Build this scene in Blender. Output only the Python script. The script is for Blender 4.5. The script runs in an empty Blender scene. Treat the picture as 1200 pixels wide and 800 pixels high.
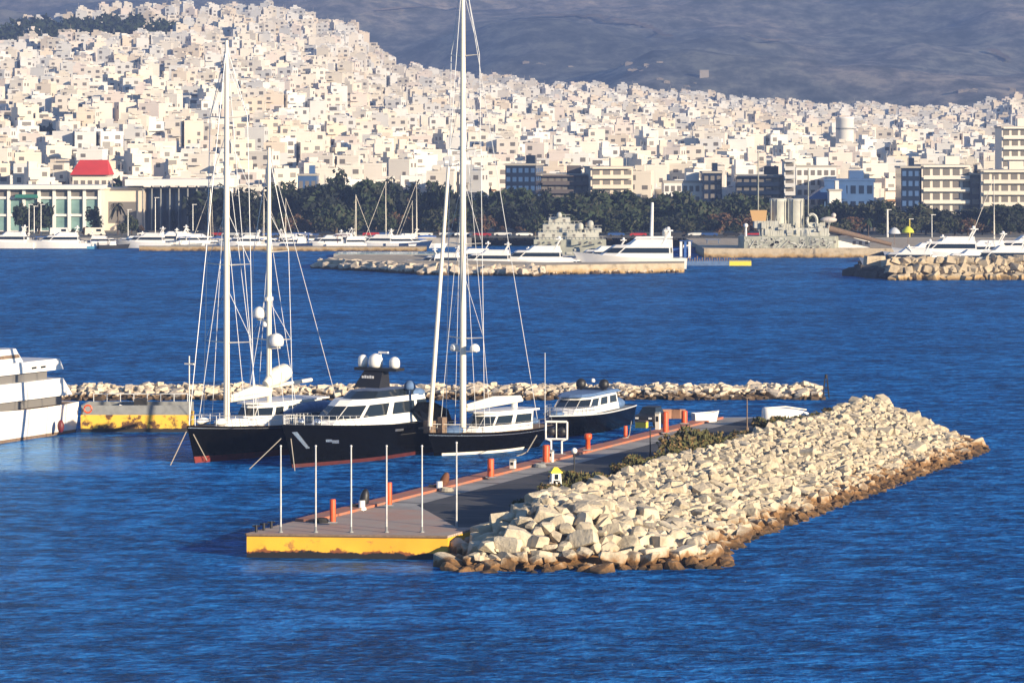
EXPO = 1.03
HAZE = 1.55e-4
WATER = [(.002, .045, .18), (.005, .115, .41), (.025, .25, .74)]  # diffuse tones: painted trough shade, body blue, painted glint
WSPEC = 0.75
WBUMP = 2.6
import bpy, bmesh, math, random
from mathutils import Vector, Matrix, noise
random.seed(7)
C = bpy.context.scene.collection
R = math.radians
F, CAMZ = 4000.0, 26.0          # lens in pixels of a 1200 px wide frame, camera height

def P(u, v, z=0.0):             # photo pixel -> world point at height z
    d = F * (CAMZ - z) / (v - 166.0)
    return Vector(((u - 600.0) * d / F, d, z))
def XD(u, d): return (u - 600.0) * d / F
def ZV(v, d): return CAMZ - (v - 166.0) * d / F

# ------------------------------------------------------------------ materials
def newmat(name):
    m = bpy.data.materials.new(name); m.use_nodes = True
    nt = m.node_tree
    return m, nt, nt.nodes['Principled BSDF']
def mat(name, col, rough=0.6, metal=0.0, var=0.0, scale=1.0, bump=0.0, bscale=None, spec=0.5, dark=None, coat=0.0):
    """base colour with an uneven, noise driven second tone, and a fine bump"""
    m, nt, b = newmat(name)
    b.inputs['Base Color'].default_value = (*col, 1)
    b.inputs['Roughness'].default_value = rough
    b.inputs['Metallic'].default_value = metal
    b.inputs['Specular IOR Level'].default_value = spec
    b.inputs['Coat Weight'].default_value = coat
    tc = nt.nodes.new('ShaderNodeTexCoord')
    if var > 0:
        n = nt.nodes.new('ShaderNodeTexNoise'); n.inputs['Scale'].default_value = scale; n.inputs['Detail'].default_value = 5
        nt.links.new(tc.outputs['Object'], n.inputs['Vector'])
        r = nt.nodes.new('ShaderNodeValToRGB')
        d = dark or tuple(c * (1 - var) for c in col)
        r.color_ramp.elements[0].position = 0.3; r.color_ramp.elements[0].color = (*d, 1)
        r.color_ramp.elements[1].position = 0.62; r.color_ramp.elements[1].color = (*col, 1)
        nt.links.new(n.outputs['Fac'], r.inputs['Fac']); nt.links.new(r.outputs['Color'], b.inputs['Base Color'])
    if bump > 0:
        n2 = nt.nodes.new('ShaderNodeTexNoise'); n2.inputs['Scale'].default_value = bscale or scale * 4; n2.inputs['Detail'].default_value = 4
        nt.links.new(tc.outputs['Object'], n2.inputs['Vector'])
        bp = nt.nodes.new('ShaderNodeBump'); bp.inputs['Strength'].default_value = 0.6; bp.inputs['Distance'].default_value = bump
        nt.links.new(n2.outputs['Fac'], bp.inputs['Height']); nt.links.new(bp.outputs['Normal'], b.inputs['Normal'])
    return m

# ------------------------------------------------------------------ mesh builder
class MB:
    def __init__(s): s.v = []; s.f = []; s.m = []; s.s = []
    def add(s, vs, fs, mi=0, sm=False):
        o = len(s.v); s.v += [tuple(v) for v in vs]
        for f in fs: s.f.append([i + o for i in f]); s.m.append(mi); s.s.append(sm)
        return s
    def box(s, c, d, rz=0.0, mi=0, top=1.0):
        """box centred on c (x, y) with its base at c.z; top scales the upper face"""
        x, y, z = c; a, b, h = d[0] / 2, d[1] / 2, d[2]
        co, si = math.cos(rz), math.sin(rz); vs = []
        for k, t in ((0, 1), (h, top)):
            for px, py in ((-a, -b), (a, -b), (a, b), (-a, b)):
                px *= t; py *= t
                vs.append((x + px * co - py * si, y + px * si + py * co, z + k))
        return s.add(vs, [(3, 2, 1, 0), (4, 5, 6, 7), (0, 1, 5, 4), (1, 2, 6, 5), (2, 3, 7, 6), (3, 0, 4, 7)], mi)
    def tube(s, pts, r, n=6, mi=0, cap=True):
        pts = [Vector(p) for p in pts]; k = len(pts)
        rr = r if isinstance(r, (list, tuple)) else [r] * k
        vs = []; fs = []
        for i, p in enumerate(pts):
            d = (pts[min(i + 1, k - 1)] - pts[max(i - 1, 0)]).normalized()
            a = d.cross(Vector((0, 0, 1)) if abs(d.z) < 0.9 else Vector((1, 0, 0))).normalized(); b = d.cross(a)
            for j in range(n):
                t = 2 * math.pi * j / n
                vs.append(p + (a * math.cos(t) + b * math.sin(t)) * rr[i])
        for i in range(k - 1):
            for j in range(n):
                j2 = (j + 1) % n
                fs.append((i * n + j2, i * n + j, (i + 1) * n + j, (i + 1) * n + j2))
        s.add(vs, fs, mi, n > 6)
        if cap: s.add([vs[j] for j in range(n)], [tuple(range(n))], mi); s.add([vs[(k - 1) * n + j] for j in range(n)], [tuple(reversed(range(n)))], mi)
        return s
    def lathe(s, prof, c=(0, 0, 0), n=16, mi=0, sm=True):
        vs = []; fs = []
        for r, z in prof:
            for j in range(n):
                t = 2 * math.pi * j / n
                vs.append((c[0] + r * math.cos(t), c[1] + r * math.sin(t), c[2] + z))
        for i in range(len(prof) - 1):
            for j in range(n):
                j2 = (j + 1) % n
                fs.append((i * n + j, i * n + j2, (i + 1) * n + j2, (i + 1) * n + j))
        return s.add(vs, fs, mi, sm)
    def dome(s, c, r, h=None, n=16, mi=0):
        """radome: short cylinder under a half ball"""
        h = h if h is not None else r * 0.7
        pr = [(r * 0.6, 0), (r * 0.93, h * 0.15), (r, h * 0.6)] + [(r * math.cos(a), h + r * math.sin(a)) for a in [R(x) for x in (0, 18, 36, 54, 72, 86)]] + [(0.001, h + r)]
        return s.lathe(pr, c, n, mi)
    def ball(s, c, r, mi=0, n=12, sx=1, sy=1, sz=1):
        pr = [(max(0.0005, math.cos(R(a))), math.sin(R(a))) for a in range(-90, 91, 18)]
        o = len(s.v); s.lathe(pr, (0, 0, 0), n, mi)
        for i in range(o, len(s.v)):
            x, y, z = s.v[i]; s.v[i] = (c[0] + x * r * sx, c[1] + y * r * sy, c[2] + z * r * sz)
        return s
    def prism(s, poly, z0, z1, mi=0, poly2=None, cap=True, mi_top=None):
        n = len(poly); p2 = poly2 or poly
        vs = [(x, y, z0) for x, y in poly] + [(x, y, z1) for x, y in p2]
        s.add(vs, [(i, (i + 1) % n, n + (i + 1) % n, n + i) for i in range(n)], mi)
        if cap: s.add(vs[n:], [tuple(range(n))], mi if mi_top is None else mi_top); s.add(vs[:n], [tuple(reversed(range(n)))], mi)
        return s
    def quad(s, a, b, c, d, mi=0): return s.add([a, b, c, d], [(0, 1, 2, 3)], mi)
    def mesh(s, name, mats):
        me = bpy.data.meshes.new(name); me.from_pydata(s.v, [], s.f)
        for m in (mats if isinstance(mats, (list, tuple)) else [mats]): me.materials.append(m)
        me.polygons.foreach_set('material_index', s.m); me.polygons.foreach_set('use_smooth', s.s)
        me.update(); return me
    def build(s, name, mats, parent=None, loc=(0, 0, 0), rz=0.0, label=None):
        o = bpy.data.objects.new(name, s.mesh(name, mats)); C.objects.link(o)
        o.location = loc; o.rotation_euler = (0, 0, rz)
        if parent: o.parent = parent
        if label: o['label'] = label
        return o

# ------------------------------------------------------------------ naming
LABELS = {}
def tag(o, label, cat, group=None, kind=None):
    o['label'] = label; o['category'] = cat
    if group: o['group'] = group
    if kind: o['kind'] = kind
    n = len(label.split())
    if n < 4 or n > 16: print('LABEL LENGTH', n, label)
    if label in LABELS and LABELS[label] != group: print('DUPLICATE LABEL', label)
    if label in LABELS and group is None: print('DUPLICATE LABEL', label)
    LABELS[label] = group
    return o
def thing(name, label, cat, loc=(0, 0, 0), rz=0.0, group=None):
    o = bpy.data.objects.new(name, None); C.objects.link(o); o.empty_display_size = 0.3
    o.location = loc; o.rotation_euler = (0, 0, rz)
    return tag(o, label, cat, group)
def struct(o): o['kind'] = 'structure'; return o
def kids(o, table={}):
    return [c for c in o.children]
def copy_tree(o, parent=None):
    c = o.copy(); C.objects.link(c)
    if parent: c.parent = parent
    for ch in o.children:
        copy_tree(ch, c)
    return c

# ------------------------------------------------------------------ palette
M = {}
def pal():
    M['cream'] = mat('cream_paint', (.80, .74, .62), .45)
    M['white'] = mat('white_gelcoat', (.82, .80, .76), .25, var=.06, scale=1.5, coat=.3)
    M['mast'] = mat('mast_paint', (.80, .73, .60), .35)
    M['black'] = mat('black_gloss', (.002, .002, .0022), .16, spec=.08)
    M['blackm'] = mat('black_matt', (.012, .012, .014), .5)
    M['red'] = mat('antifouling_red', (.20, .018, .010), .6, var=.4, scale=2)
    M['glass'] = mat('dark_glass', (.012, .018, .025), .06)
    M['steel'] = mat('stainless_steel', (.7, .7, .7), .25, .9)
    M['rope'] = mat('rope', (.35, .32, .26), .9)
    M['wire'] = mat('rigging_wire', (.62, .64, .66), .4)
    M['teak'] = mat('teak_deck', (.30, .19, .10), .7, var=.3, scale=6)
    M['orange'] = mat('orange_paint', (.75, .10, .02), .5, var=.25, scale=5)
    M['bluegrey'] = mat('blue_grey_canvas', (.10, .18, .34), .8, var=.3, scale=2)
    M['bluec'] = mat('blue_canvas', (.04, .13, .42), .8, var=.25, scale=1.5)
    M['grey'] = mat('grey_paint', (.25, .26, .26), .6, var=.25, scale=2)
    M['dark'] = mat('dark_rubber', (.02, .02, .02), .8)
    M['maroon'] = mat('maroon_vinyl', (.12, .015, .02), .5)
    M['brown'] = mat('brown_canvas', (.16, .06, .025), .8, var=.3, scale=8)
    M['yellowp'] = mat('yellow_plastic', (.80, .62, .06), .45)
    M['wood'] = mat('weathered_wood', (.22, .15, .10), .8, var=.4, scale=5)
    # concrete deck, asphalt, edge paint
    M['asphalt'] = mat('asphalt', (.055, .055, .06), .85, var=.35, scale=.35, bump=.01, bscale=12)
    M['concrete'] = mat('pale_concrete', (.36, .34, .31), .85, var=.35, scale=.5, bump=.01, bscale=8)
    M['rededge'] = mat('faded_red_paint', (.46, .14, .07), .75, var=.45, scale=.9, dark=(.25, .16, .12))
    M['leafo'] = mat('olive_leaf', (.085, .085, .022), .8, var=.45, scale=1.2)
    M['leafd'] = mat('dry_leaf', (.20, .13, .045), .8, var=.4, scale=1.2)
    M['pine'] = mat('pine_leaf', (.026, .046, .015), .85, var=.5, scale=.5)
    M['cypress'] = mat('cypress_leaf', (.011, .019, .013), .85, var=.4, scale=.5)
    M['olive'] = mat('grey_green_leaf', (.055, .060, .030), .85, var=.45, scale=.5)
    M['rust'] = mat('autumn_leaf', (.12, .062, .03), .85, var=.4, scale=.5)
    M['bark'] = mat('bark', (.09, .065, .045), .9)

def ramp(nt, pts):
    r = nt.nodes.new('ShaderNodeValToRGB'); e = r.color_ramp.elements
    while len(e) < len(pts): e.new(0.5)
    for k, (p, c) in enumerate(pts): e[k].position = p; e[k].color = (*c, 1)
    return r
def mix(nt, a, b, fac, mode='MIX'):
    n = nt.nodes.new('ShaderNodeMix'); n.data_type = 'RGBA'; n.blend_type = mode
    for sock, val in ((n.inputs[0], fac), (n.inputs[6], a), (n.inputs[7], b)):
        if hasattr(val, 'is_output'): nt.links.new(val, sock)
        elif isinstance(val, tuple): sock.default_value = (*val, 1)
        else: sock.default_value = val
    return n.outputs[2]
def noise_node(nt, vec, scale, detail=5, rough=.55, dist=0):
    n = nt.nodes.new('ShaderNodeTexNoise'); n.inputs['Scale'].default_value = scale; n.inputs['Detail'].default_value = detail
    n.inputs['Roughness'].default_value = rough; n.inputs['Distortion'].default_value = dist
    nt.links.new(vec, n.inputs['Vector']); return n.outputs['Fac']
def mapr(nt, val, a, b, c=0.0, d=1.0):
    n = nt.nodes.new('ShaderNodeMapRange'); n.clamp = True
    nt.links.new(val, n.inputs['Value'])
    for k, x in zip(('From Min', 'From Max', 'To Min', 'To Max'), (a, b, c, d)): n.inputs[k].default_value = x
    return n.outputs['Result']
def mth(nt, op, a, b):
    n = nt.nodes.new('ShaderNodeMath'); n.operation = op
    for i, x in enumerate((a, b)):
        if hasattr(x, 'is_output'): nt.links.new(x, n.inputs[i])
        else: n.inputs[i].default_value = x
    return n.outputs[0]

def rock_material(name, tone, tide0, tide1, wet=(.05, .032, .014), amber=(.30, .15, .045)):
    """pale limestone; weed and rust stain a band above the waterline, by world height"""
    m, nt, b = newmat(name)
    g = nt.nodes.new('ShaderNodeNewGeometry'); oi = nt.nodes.new('ShaderNodeObjectInfo')
    pos = g.outputs['Position']
    n1 = noise_node(nt, pos, .8, 6, .6)
    base = ramp(nt, [(0.30, tuple(c * .5 for c in tone)), (0.44, tuple(c * .88 for c in tone)), (0.55, tone), (0.75, tuple(min(.8, c * 1.15) for c in tone))])
    nt.links.new(n1, base.inputs['Fac'])
    pr = ramp(nt, [(0, (.80, .78, .75)), (.5, (1, .97, .93)), (1, (1, 1, 1))]); nt.links.new(oi.outputs['Random'], pr.inputs['Fac'])
    col = mix(nt, base.outputs['Color'], pr.outputs['Color'], 1.0, 'MULTIPLY')
    sx = nt.nodes.new('ShaderNodeSeparateXYZ'); nt.links.new(pos, sx.inputs[0])
    zz = mth(nt, 'ADD', sx.outputs['Z'], mth(nt, 'MULTIPLY', mth(nt, 'SUBTRACT', noise_node(nt, pos, .6, 6, .65), .5), 2.4))
    col = mix(nt, amber, col, mapr(nt, zz, tide0, tide1))
    col = mix(nt, wet, col, mapr(nt, zz, tide0 - .55, tide0 + .1))
    nt.links.new(col, b.inputs['Base Color'])
    b.inputs['Roughness'].default_value = .9
    bp = nt.nodes.new('ShaderNodeBump'); bp.inputs['Strength'].default_value = .7; bp.inputs['Distance'].default_value = .16
    nt.links.new(noise_node(nt, pos, 3.0, 6, .65), bp.inputs['Height']); nt.links.new(bp.outputs['Normal'], b.inputs['Normal'])
    return m
pal()
M['rock'] = rock_material('groyne_limestone', (.57, .50, .38), .42, .85, wet=(.035, .024, .014), amber=(.25, .13, .045))
M['rock2'] = rock_material('breakwater_limestone', (.66, .57, .45), .42, .65, wet=(.03, .022, .014), amber=(.14, .085, .04))
M['rockc'] = rock_material('groyne_rubble', (.34, .29, .22), .5, 1.1)
M['moleblock'] = rock_material('mole_stone', (.52, .44, .32), .5, 1.1, amber=(.42, .28, .12))
# ------------------------------------------------------------------ camera, sun, sky
sc = bpy.context.scene
cam = bpy.data.cameras.new('camera'); co = bpy.data.objects.new('camera', cam); C.objects.link(co)
co.location = (0, 0, CAMZ); co.rotation_euler = (R(90), 0, 0)
cam.sensor_width = 36; cam.lens = 36 * F / 1200; cam.shift_y = -(400 - 166) / 1200.0
cam.clip_start = 1; cam.clip_end = 30000
sc.camera = co
SUNV = Vector((.75, -.66, 0)).normalized(); EL = R(13.0)
sd = Vector((SUNV.x * math.cos(EL), SUNV.y * math.cos(EL), math.sin(EL)))
sl = bpy.data.lights.new('sun', 'SUN'); sl.energy = 5.0; sl.angle = R(.53); sl.color = (1, .82, .58)
so = bpy.data.objects.new('sun', sl); C.objects.link(so); so.rotation_euler = sd.to_track_quat('Z', 'Y').to_euler(); so.location = (100, -100, 200)
w = bpy.data.worlds.new('World'); sc.world = w; w.use_nodes = True
nt = w.node_tree; bg = nt.nodes['Background']
sky = nt.nodes.new('ShaderNodeTexSky'); sky.sky_type = 'NISHITA'; sky.sun_disc = False
sky.sun_elevation = EL; sky.sun_rotation = math.atan2(sd.x, sd.y); sky.air_density = 1.0; sky.dust_density = .1; sky.ozone_density = 5.0
nt.links.new(sky.outputs['Color'], bg.inputs['Color']); bg.inputs['Strength'].default_value = .08
vs_ = sc.view_settings; vs_.view_transform = 'Standard'; vs_.look = 'None'; vs_.gamma = 1; vs_.exposure = EXPO; vs_.use_curve_mapping = False
sc.cycles.max_bounces = 6; sc.cycles.diffuse_bounces = 2; sc.cycles.glossy_bounces = 3; sc.cycles.transmission_bounces = 2; sc.cycles.volume_bounces = 0; sc.cycles.transparent_max_bounces = 6
sc.cycles.use_denoising = True; sc.cycles.caustics_reflective = False; sc.cycles.caustics_refractive = False

# ------------------------------------------------------------------ water
def water_material():
    """deep blue body colour with painted ripple glints and shade, under a blue-tinted, fresnel weighted gloss, with chop and ripples"""
    m, nt, b = newmat('sea_water'); nt.nodes.remove(b)
    out = [n for n in nt.nodes if n.type == 'OUTPUT_MATERIAL'][0]
    g = nt.nodes.new('ShaderNodeNewGeometry'); pos = g.outputs['Position']
    mp = nt.nodes.new('ShaderNodeMapping'); mp.inputs['Scale'].default_value = (.8, 1.15, 1); mp.inputs['Rotation'].default_value = (0, 0, R(14))
    nt.links.new(pos, mp.inputs['Vector']); v = mp.outputs['Vector']
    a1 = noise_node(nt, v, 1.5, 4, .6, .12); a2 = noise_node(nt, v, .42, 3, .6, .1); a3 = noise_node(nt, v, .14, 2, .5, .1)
    r = ramp(nt, [(.43, WATER[0]), (.5, WATER[1]), (.575, WATER[2])])  # ripple noise paints dark troughs and pale glints into the diffuse colour
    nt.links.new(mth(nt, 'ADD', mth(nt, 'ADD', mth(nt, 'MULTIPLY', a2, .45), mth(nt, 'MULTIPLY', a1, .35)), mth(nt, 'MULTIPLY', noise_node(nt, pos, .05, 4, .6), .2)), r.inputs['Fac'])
    patch = mapr(nt, noise_node(nt, pos, .022, 3, .6), .3, .65, .7, 1.1)
    h = mth(nt, 'ADD', mth(nt, 'ADD', mth(nt, 'MULTIPLY', a1, .62), mth(nt, 'MULTIPLY', a2, 1.0)), mth(nt, 'MULTIPLY', a3, 1.2))
    h = mth(nt, 'MULTIPLY', h, patch)
    bp = nt.nodes.new('ShaderNodeBump'); bp.inputs['Strength'].default_value = 1.0; bp.inputs['Distance'].default_value = WBUMP
    nt.links.new(h, bp.inputs['Height'])
    df = nt.nodes.new('ShaderNodeBsdfDiffuse'); gl = nt.nodes.new('ShaderNodeBsdfGlossy'); mx = nt.nodes.new('ShaderNodeMixShader'); fr = nt.nodes.new('ShaderNodeFresnel')
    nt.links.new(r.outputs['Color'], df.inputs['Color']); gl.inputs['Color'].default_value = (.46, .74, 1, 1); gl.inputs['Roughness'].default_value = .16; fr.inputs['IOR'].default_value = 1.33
    sx = nt.nodes.new('ShaderNodeSeparateXYZ'); nt.links.new(pos, sx.inputs[0]); X, Y = sx.outputs['X'], sx.outputs['Y']
    def lee(x0, x1, y0, y1, e):          # sheltered, calmer water beside a hull or quay
        k = mth(nt, 'MULTIPLY', mapr(nt, X, x0, x0 + e), mapr(nt, X, x1 - e, x1, 1, 0))
        return mth(nt, 'MULTIPLY', k, mth(nt, 'MULTIPLY', mapr(nt, Y, y0, y0 + e), mapr(nt, Y, y1 - e, y1, 1, 0)))
    calm = mth(nt, 'MAXIMUM', lee(-19, -2, 203.5, 216, 3.0), lee(-60, -22, 262, 309, 9.0))
    b2 = nt.nodes.new('ShaderNodeBump'); b2.inputs['Strength'].default_value = 1.0
    nt.links.new(mth(nt, 'MULTIPLY', mth(nt, 'SUBTRACT', 1.0, mth(nt, 'MULTIPLY', calm, .93)), WBUMP), b2.inputs['Distance'])
    nt.links.new(h, b2.inputs['Height']); nt.links.new(b2.outputs['Normal'], gl.inputs['Normal'])
    for n in (df, fr): nt.links.new(b2.outputs['Normal'], n.inputs['Normal'])
    nt.links.new(mth(nt, 'MULTIPLY', fr.outputs['Fac'], WSPEC), mx.inputs['Fac'])
    nt.links.new(df.outputs[0], mx.inputs[1]); nt.links.new(gl.outputs[0], mx.inputs[2]); nt.links.new(mx.outputs[0], out.inputs['Surface'])
    return m
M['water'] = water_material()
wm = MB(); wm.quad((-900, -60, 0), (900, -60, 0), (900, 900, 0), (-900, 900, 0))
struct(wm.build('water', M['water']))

# ------------------------------------------------------------------ land, city hill, mountain
def lerp_tab(tab, x):
    if x <= tab[0][0]: return tab[0][1]
    for (a, p), (b, q) in zip(tab, tab[1:]):
        if x <= b:
            t = (x - a) / (b - a); t = t * t * (3 - 2 * t)
            return p + (q - p) * t
    return tab[-1][1]
CREST = [((u - 600) * 2500 / F, ZV(v, 2500) - 13) for u, v in
         ((-500, 75), (-200, 60), (0, 46), (30, 22), (130, 8), (330, 6), (400, 24), (480, 78), (560, 90), (700, 99), (800, 108), (900, 118), (1000, 123), (1100, 126), (1200, 112), (1500, 100))]
def zland(x, y):
    if y < 950: return 2.2
    if y <= 2550:
        t = (y - 950) / 1550.0
        c = lerp_tab(CREST, x * (2500 / max(y, 1500)) * .5 + x * .5)
        z = 2.2 + (c - 2.2) * (t * .92 + .08 * t * t) + 2.5 * noise.noise((x * .006, y * .006, 3)) * min(1, t * 4)
        return max(2.2, z)
    z0 = zland(x, 2550)
    return z0
def zmount(x, y):
    t = (y - 2560)
    z0 = lerp_tab(CREST, x) * max(0, 1 - t / 900) + 40 * min(1, t / 900) - 8
    rise = .034 * max(0, t) + .00003 * max(0, t) ** 2
    f = noise.fractal((x * .0011 + 3, y * .0009, 1.7), 1.0, 2.0, 6)
    rg = abs(noise.noise((x * .0016 + 9, y * .0007, 5)))
    return z0 + rise + min(1, t / 700) * (f * 55 - rg * 70 + 22 * noise.fractal((x * .005, y * .003, 4), 1, 2, 5) - 30 * abs(noise.noise((x * .0042 + y * .001, y * .0012, 8)))) 
def grid(xs, ys, fz):
    b = MB(); nx = len(xs); vs = [(x, y, fz(x, y)) for y in ys for x in xs]
    fs = [(j * nx + i, j * nx + i + 1, (j + 1) * nx + i + 1, (j + 1) * nx + i) for j in range(len(ys) - 1) for i in range(nx - 1)]
    return b.add(vs, fs, 0, True)
M['land'] = mat('town_ground', (.22, .20, .165), .9, var=.5, scale=.03, dark=(.07, .075, .045))
lx = [-1700 + i * 40 for i in range(86)]; ly = [845, 900, 949] + [950 + i * 32 for i in range(52)]
struct(grid(lx, ly, zland).build('land', M['land']))
qf = MB(); qf.box((-440, 844.4, -.6), (860, 1.2, 2.81)); qf.box((500, 844.4, -.6), (860, 1.2, 2.81))
struct(qf.build('quay_edge', M['concrete']))
def mountain_material():
    m, nt, b = newmat('scrub_mountain')
    g = nt.nodes.new('ShaderNodeNewGeometry'); pos = g.outputs['Position']
    mp = nt.nodes.new('ShaderNodeMapping'); mp.inputs['Scale'].default_value = (1, .45, 1.6); nt.links.new(pos, mp.inputs['Vector'])
    big = noise_node(nt, mp.outputs['Vector'], .0022, 7, .62)
    fine = noise_node(nt, mp.outputs['Vector'], .03, 6, .7)
    r = ramp(nt, [(.38, (.12, .13, .12)), (.47, (.19, .195, .175)), (.56, (.27, .245, .21)), (.68, (.48, .40, .32))]); nt.links.new(big, r.inputs['Fac'])
    r2 = ramp(nt, [(.38, (.4, .45, .45)), (.5, (.85, .85, .85)), (.62, (1.6, 1.5, 1.3))]); nt.links.new(fine, r2.inputs['Fac'])
    nt.links.new(mix(nt, r.outputs['Color'], r2.outputs['Color'], 1.0, 'MULTIPLY'), b.inputs['Base Color'])
    b.inputs['Roughness'].default_value = .95; b.inputs['Specular IOR Level'].default_value = .1
    return m
M['mount'] = mountain_material()
mx = [-3300 + i * 42 for i in range(158)]; my = [2530 + i * 30 + i * i * .14 for i in range(130)]
struct(grid(mx, my, zmount).build('mountain', M['mount']))
# earth tracks cut across the mountain side
def mount_hit(u, v):
    d = 2600.0
    while d < 8500:
        if zmount(XD(u, d), d) >= ZV(v, d): return Vector((XD(u, d), d, zmount(XD(u, d), d)))
        d += 6
    return None
M['earth'] = mat('bare_earth', (.26, .20, .14), .95, var=.6, scale=.015)
def track(pts, wd):
    b = MB(); hs = []
    for (a, c) in zip(pts, pts[1:]):
        for k in range(6):
            t = k / 6; h = mount_hit(a[0] + (c[0] - a[0]) * t, a[1] + (c[1] - a[1]) * t)
            if h: hs.append(h)
    for k, (p, q) in enumerate(zip(hs, hs[1:])):
        if (q - p).length > 400: continue
        d = (q - p); d.z = 0; n = Vector((-d.y, d.x, 0)).normalized() * wd * (.5 + random.random() * .6)
        vs = []
        for c in (p, q):
            for sgn in (-1, 1):
                e = c + n * sgn; vs.append((e.x, e.y, zmount(e.x, e.y) + 4.0))
        b.add(vs, [(0, 1, 3, 2)])
    return struct(b.build('earth_road', M['earth']))
track([(612, 22), (660, 22), (705, 24), (742, 30), (765, 38), (792, 50)], 7)
track([(1160, 62), (1172, 68), (1186, 76)], 7)
track([(880, 46), (900, 52), (930, 50)], 3)
track([(440, 16), (500, 11), (560, 14)], 3)

# ------------------------------------------------------------------ haze: one closed box of even, thin air
hm = bpy.data.materials.new('haze_air'); hm.use_nodes = True; hnt = hm.node_tree
for n in list(hnt.nodes):
    if n.type == 'BSDF_PRINCIPLED': hnt.nodes.remove(n)
pv = hnt.nodes.new('ShaderNodeVolumePrincipled'); pv.inputs['Density'].default_value = HAZE; pv.inputs['Color'].default_value = (.34, .50, 1.0, 1); pv.inputs['Anisotropy'].default_value = .0
out = [n for n in hnt.nodes if n.type == 'OUTPUT_MATERIAL'][0]; hnt.links.new(pv.outputs['Volume'], out.inputs['Volume'])
hb = MB(); hb.box((0, 4600, -2), (7200, 9600, 1100))
if HAZE > 0:
    ho = hb.build('haze', hm); ho['kind'] = 'stuff'
    ho['label'] = 'thin blue haze over the bay, town and mountain'; ho['category'] = 'haze'
# ------------------------------------------------------------------ pier, pontoon, groyne (own axis: s along, w seaward)
OO = Vector((-4.0, 212.4, 0)); AX = Vector((.357, .934, 0)).normalized(); WX = Vector((AX.y, -AX.x, 0))
def G(s, w, z=0): return OO + AX * s + WX * w + Vector((0, 0, z))
PZ = math.atan2(AX.y, AX.x)          # heading of the pier
def g2(p): return (p.x, p.y)
DECK = 1.5
A_ = Vector((-16.6, 213.6, 0)); B_ = G(0, 0)
SPL = 13.0                           # pontoon meets the pier here
LW = -12.35
# floating pontoon at the pier head
pon = thing('floating_pontoon', 'yellow floating pontoon with brown planked deck at the pier head', 'pontoon', (0, 0, 0))
def yellow_hull_material():
    m, nt, b = newmat('pontoon_yellow'); g = nt.nodes.new('ShaderNodeNewGeometry'); pos = g.outputs['Position']
    sx = nt.nodes.new('ShaderNodeSeparateXYZ'); nt.links.new(pos, sx.inputs[0])
    n = noise_node(nt, pos, .8, 6, .65); n2 = noise_node(nt, pos, .25, 4)
    col = mix(nt, (.74, .36, .025), (.80, .47, .035), mapr(nt, n2, .35, .6))
    col = mix(nt, (.40, .19, .04), col, mapr(nt, n, .33, .41)); col = mix(nt, (.22, .07, .02), col, mapr(nt, mth(nt, 'ADD', sx.outputs['Z'], mth(nt, 'MULTIPLY', mth(nt, 'SUBTRACT', noise_node(nt, pos, 1.1, 6, .75), .5), 1.4)), .40, .50))
    zz = mth(nt, 'ADD', sx.outputs['Z'], mth(nt, 'MULTIPLY', mth(nt, 'SUBTRACT', noise_node(nt, pos, .7, 6, .75), .5), 1.0))
    col = mix(nt, (.012, .010, .009), col, mapr(nt, zz, .36, .42))
    nt.links.new(col, b.inputs['Base Color']); b.inputs['Roughness'].default_value = .55
    return m
M['pony'] = yellow_hull_material()
poly = [g2(A_), g2(B_), g2(G(SPL, 0)), g2(G(SPL, LW))]
b = MB(); b.prism(poly, -.5, 1.36, 0); b.build('hull', M['pony'], pon)
def plank_material():
    m, nt, b = newmat('deck_planks'); g = nt.nodes.new('ShaderNodeNewGeometry'); pos = g.outputs['Position']
    wv = nt.nodes.new('ShaderNodeTexWave'); wv.inputs['Scale'].default_value = .9; wv.inputs['Distortion'].default_value = .6; wv.bands_direction = 'Y'
    nt.links.new(pos, wv.inputs['Vector'])
    col = mix(nt, (.27, .21, .17), (.46, .37, .31), wv.outputs['Fac'])
    col = mix(nt, col, (.40, .25, .19), mapr(nt, noise_node(nt, pos, .35, 5, .6), .45, .65))
    nt.links.new(col, b.inputs['Base Color']); b.inputs['Roughness'].default_value = .85
    return m
b = MB(); b.prism(poly, 1.36, DECK, 0); b.build('deck', plank_material(), pon)
b = MB()
for p, q in ((A_, B_), (A_, G(SPL, LW))):
    dv = (q - p); n = Vector((dv.y, -dv.x, 0)).normalized()
    if (p - G(5, -6)).dot(n) < 0: n = -n
    b.tube([p + n * .06 + Vector((0, 0, 1.43)), q + n * .06 + Vector((0, 0, 1.43))], .09, 6)
b.build('rubbing_strake', M['wood'], pon)
b = MB()
for k in range(3):
    c = A_.lerp(G(SPL, LW), .05 + k * .07) + Vector((.25, 0, DECK)); b = MB(); b.tube([c, c + Vector((0, 0, .45))], .09, 8); b.tube([c + Vector((-.25, 0, .38)), c + Vector((.25, 0, .38))], .06, 6)
    b.build('cleat', M['blackm'], pon)

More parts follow.
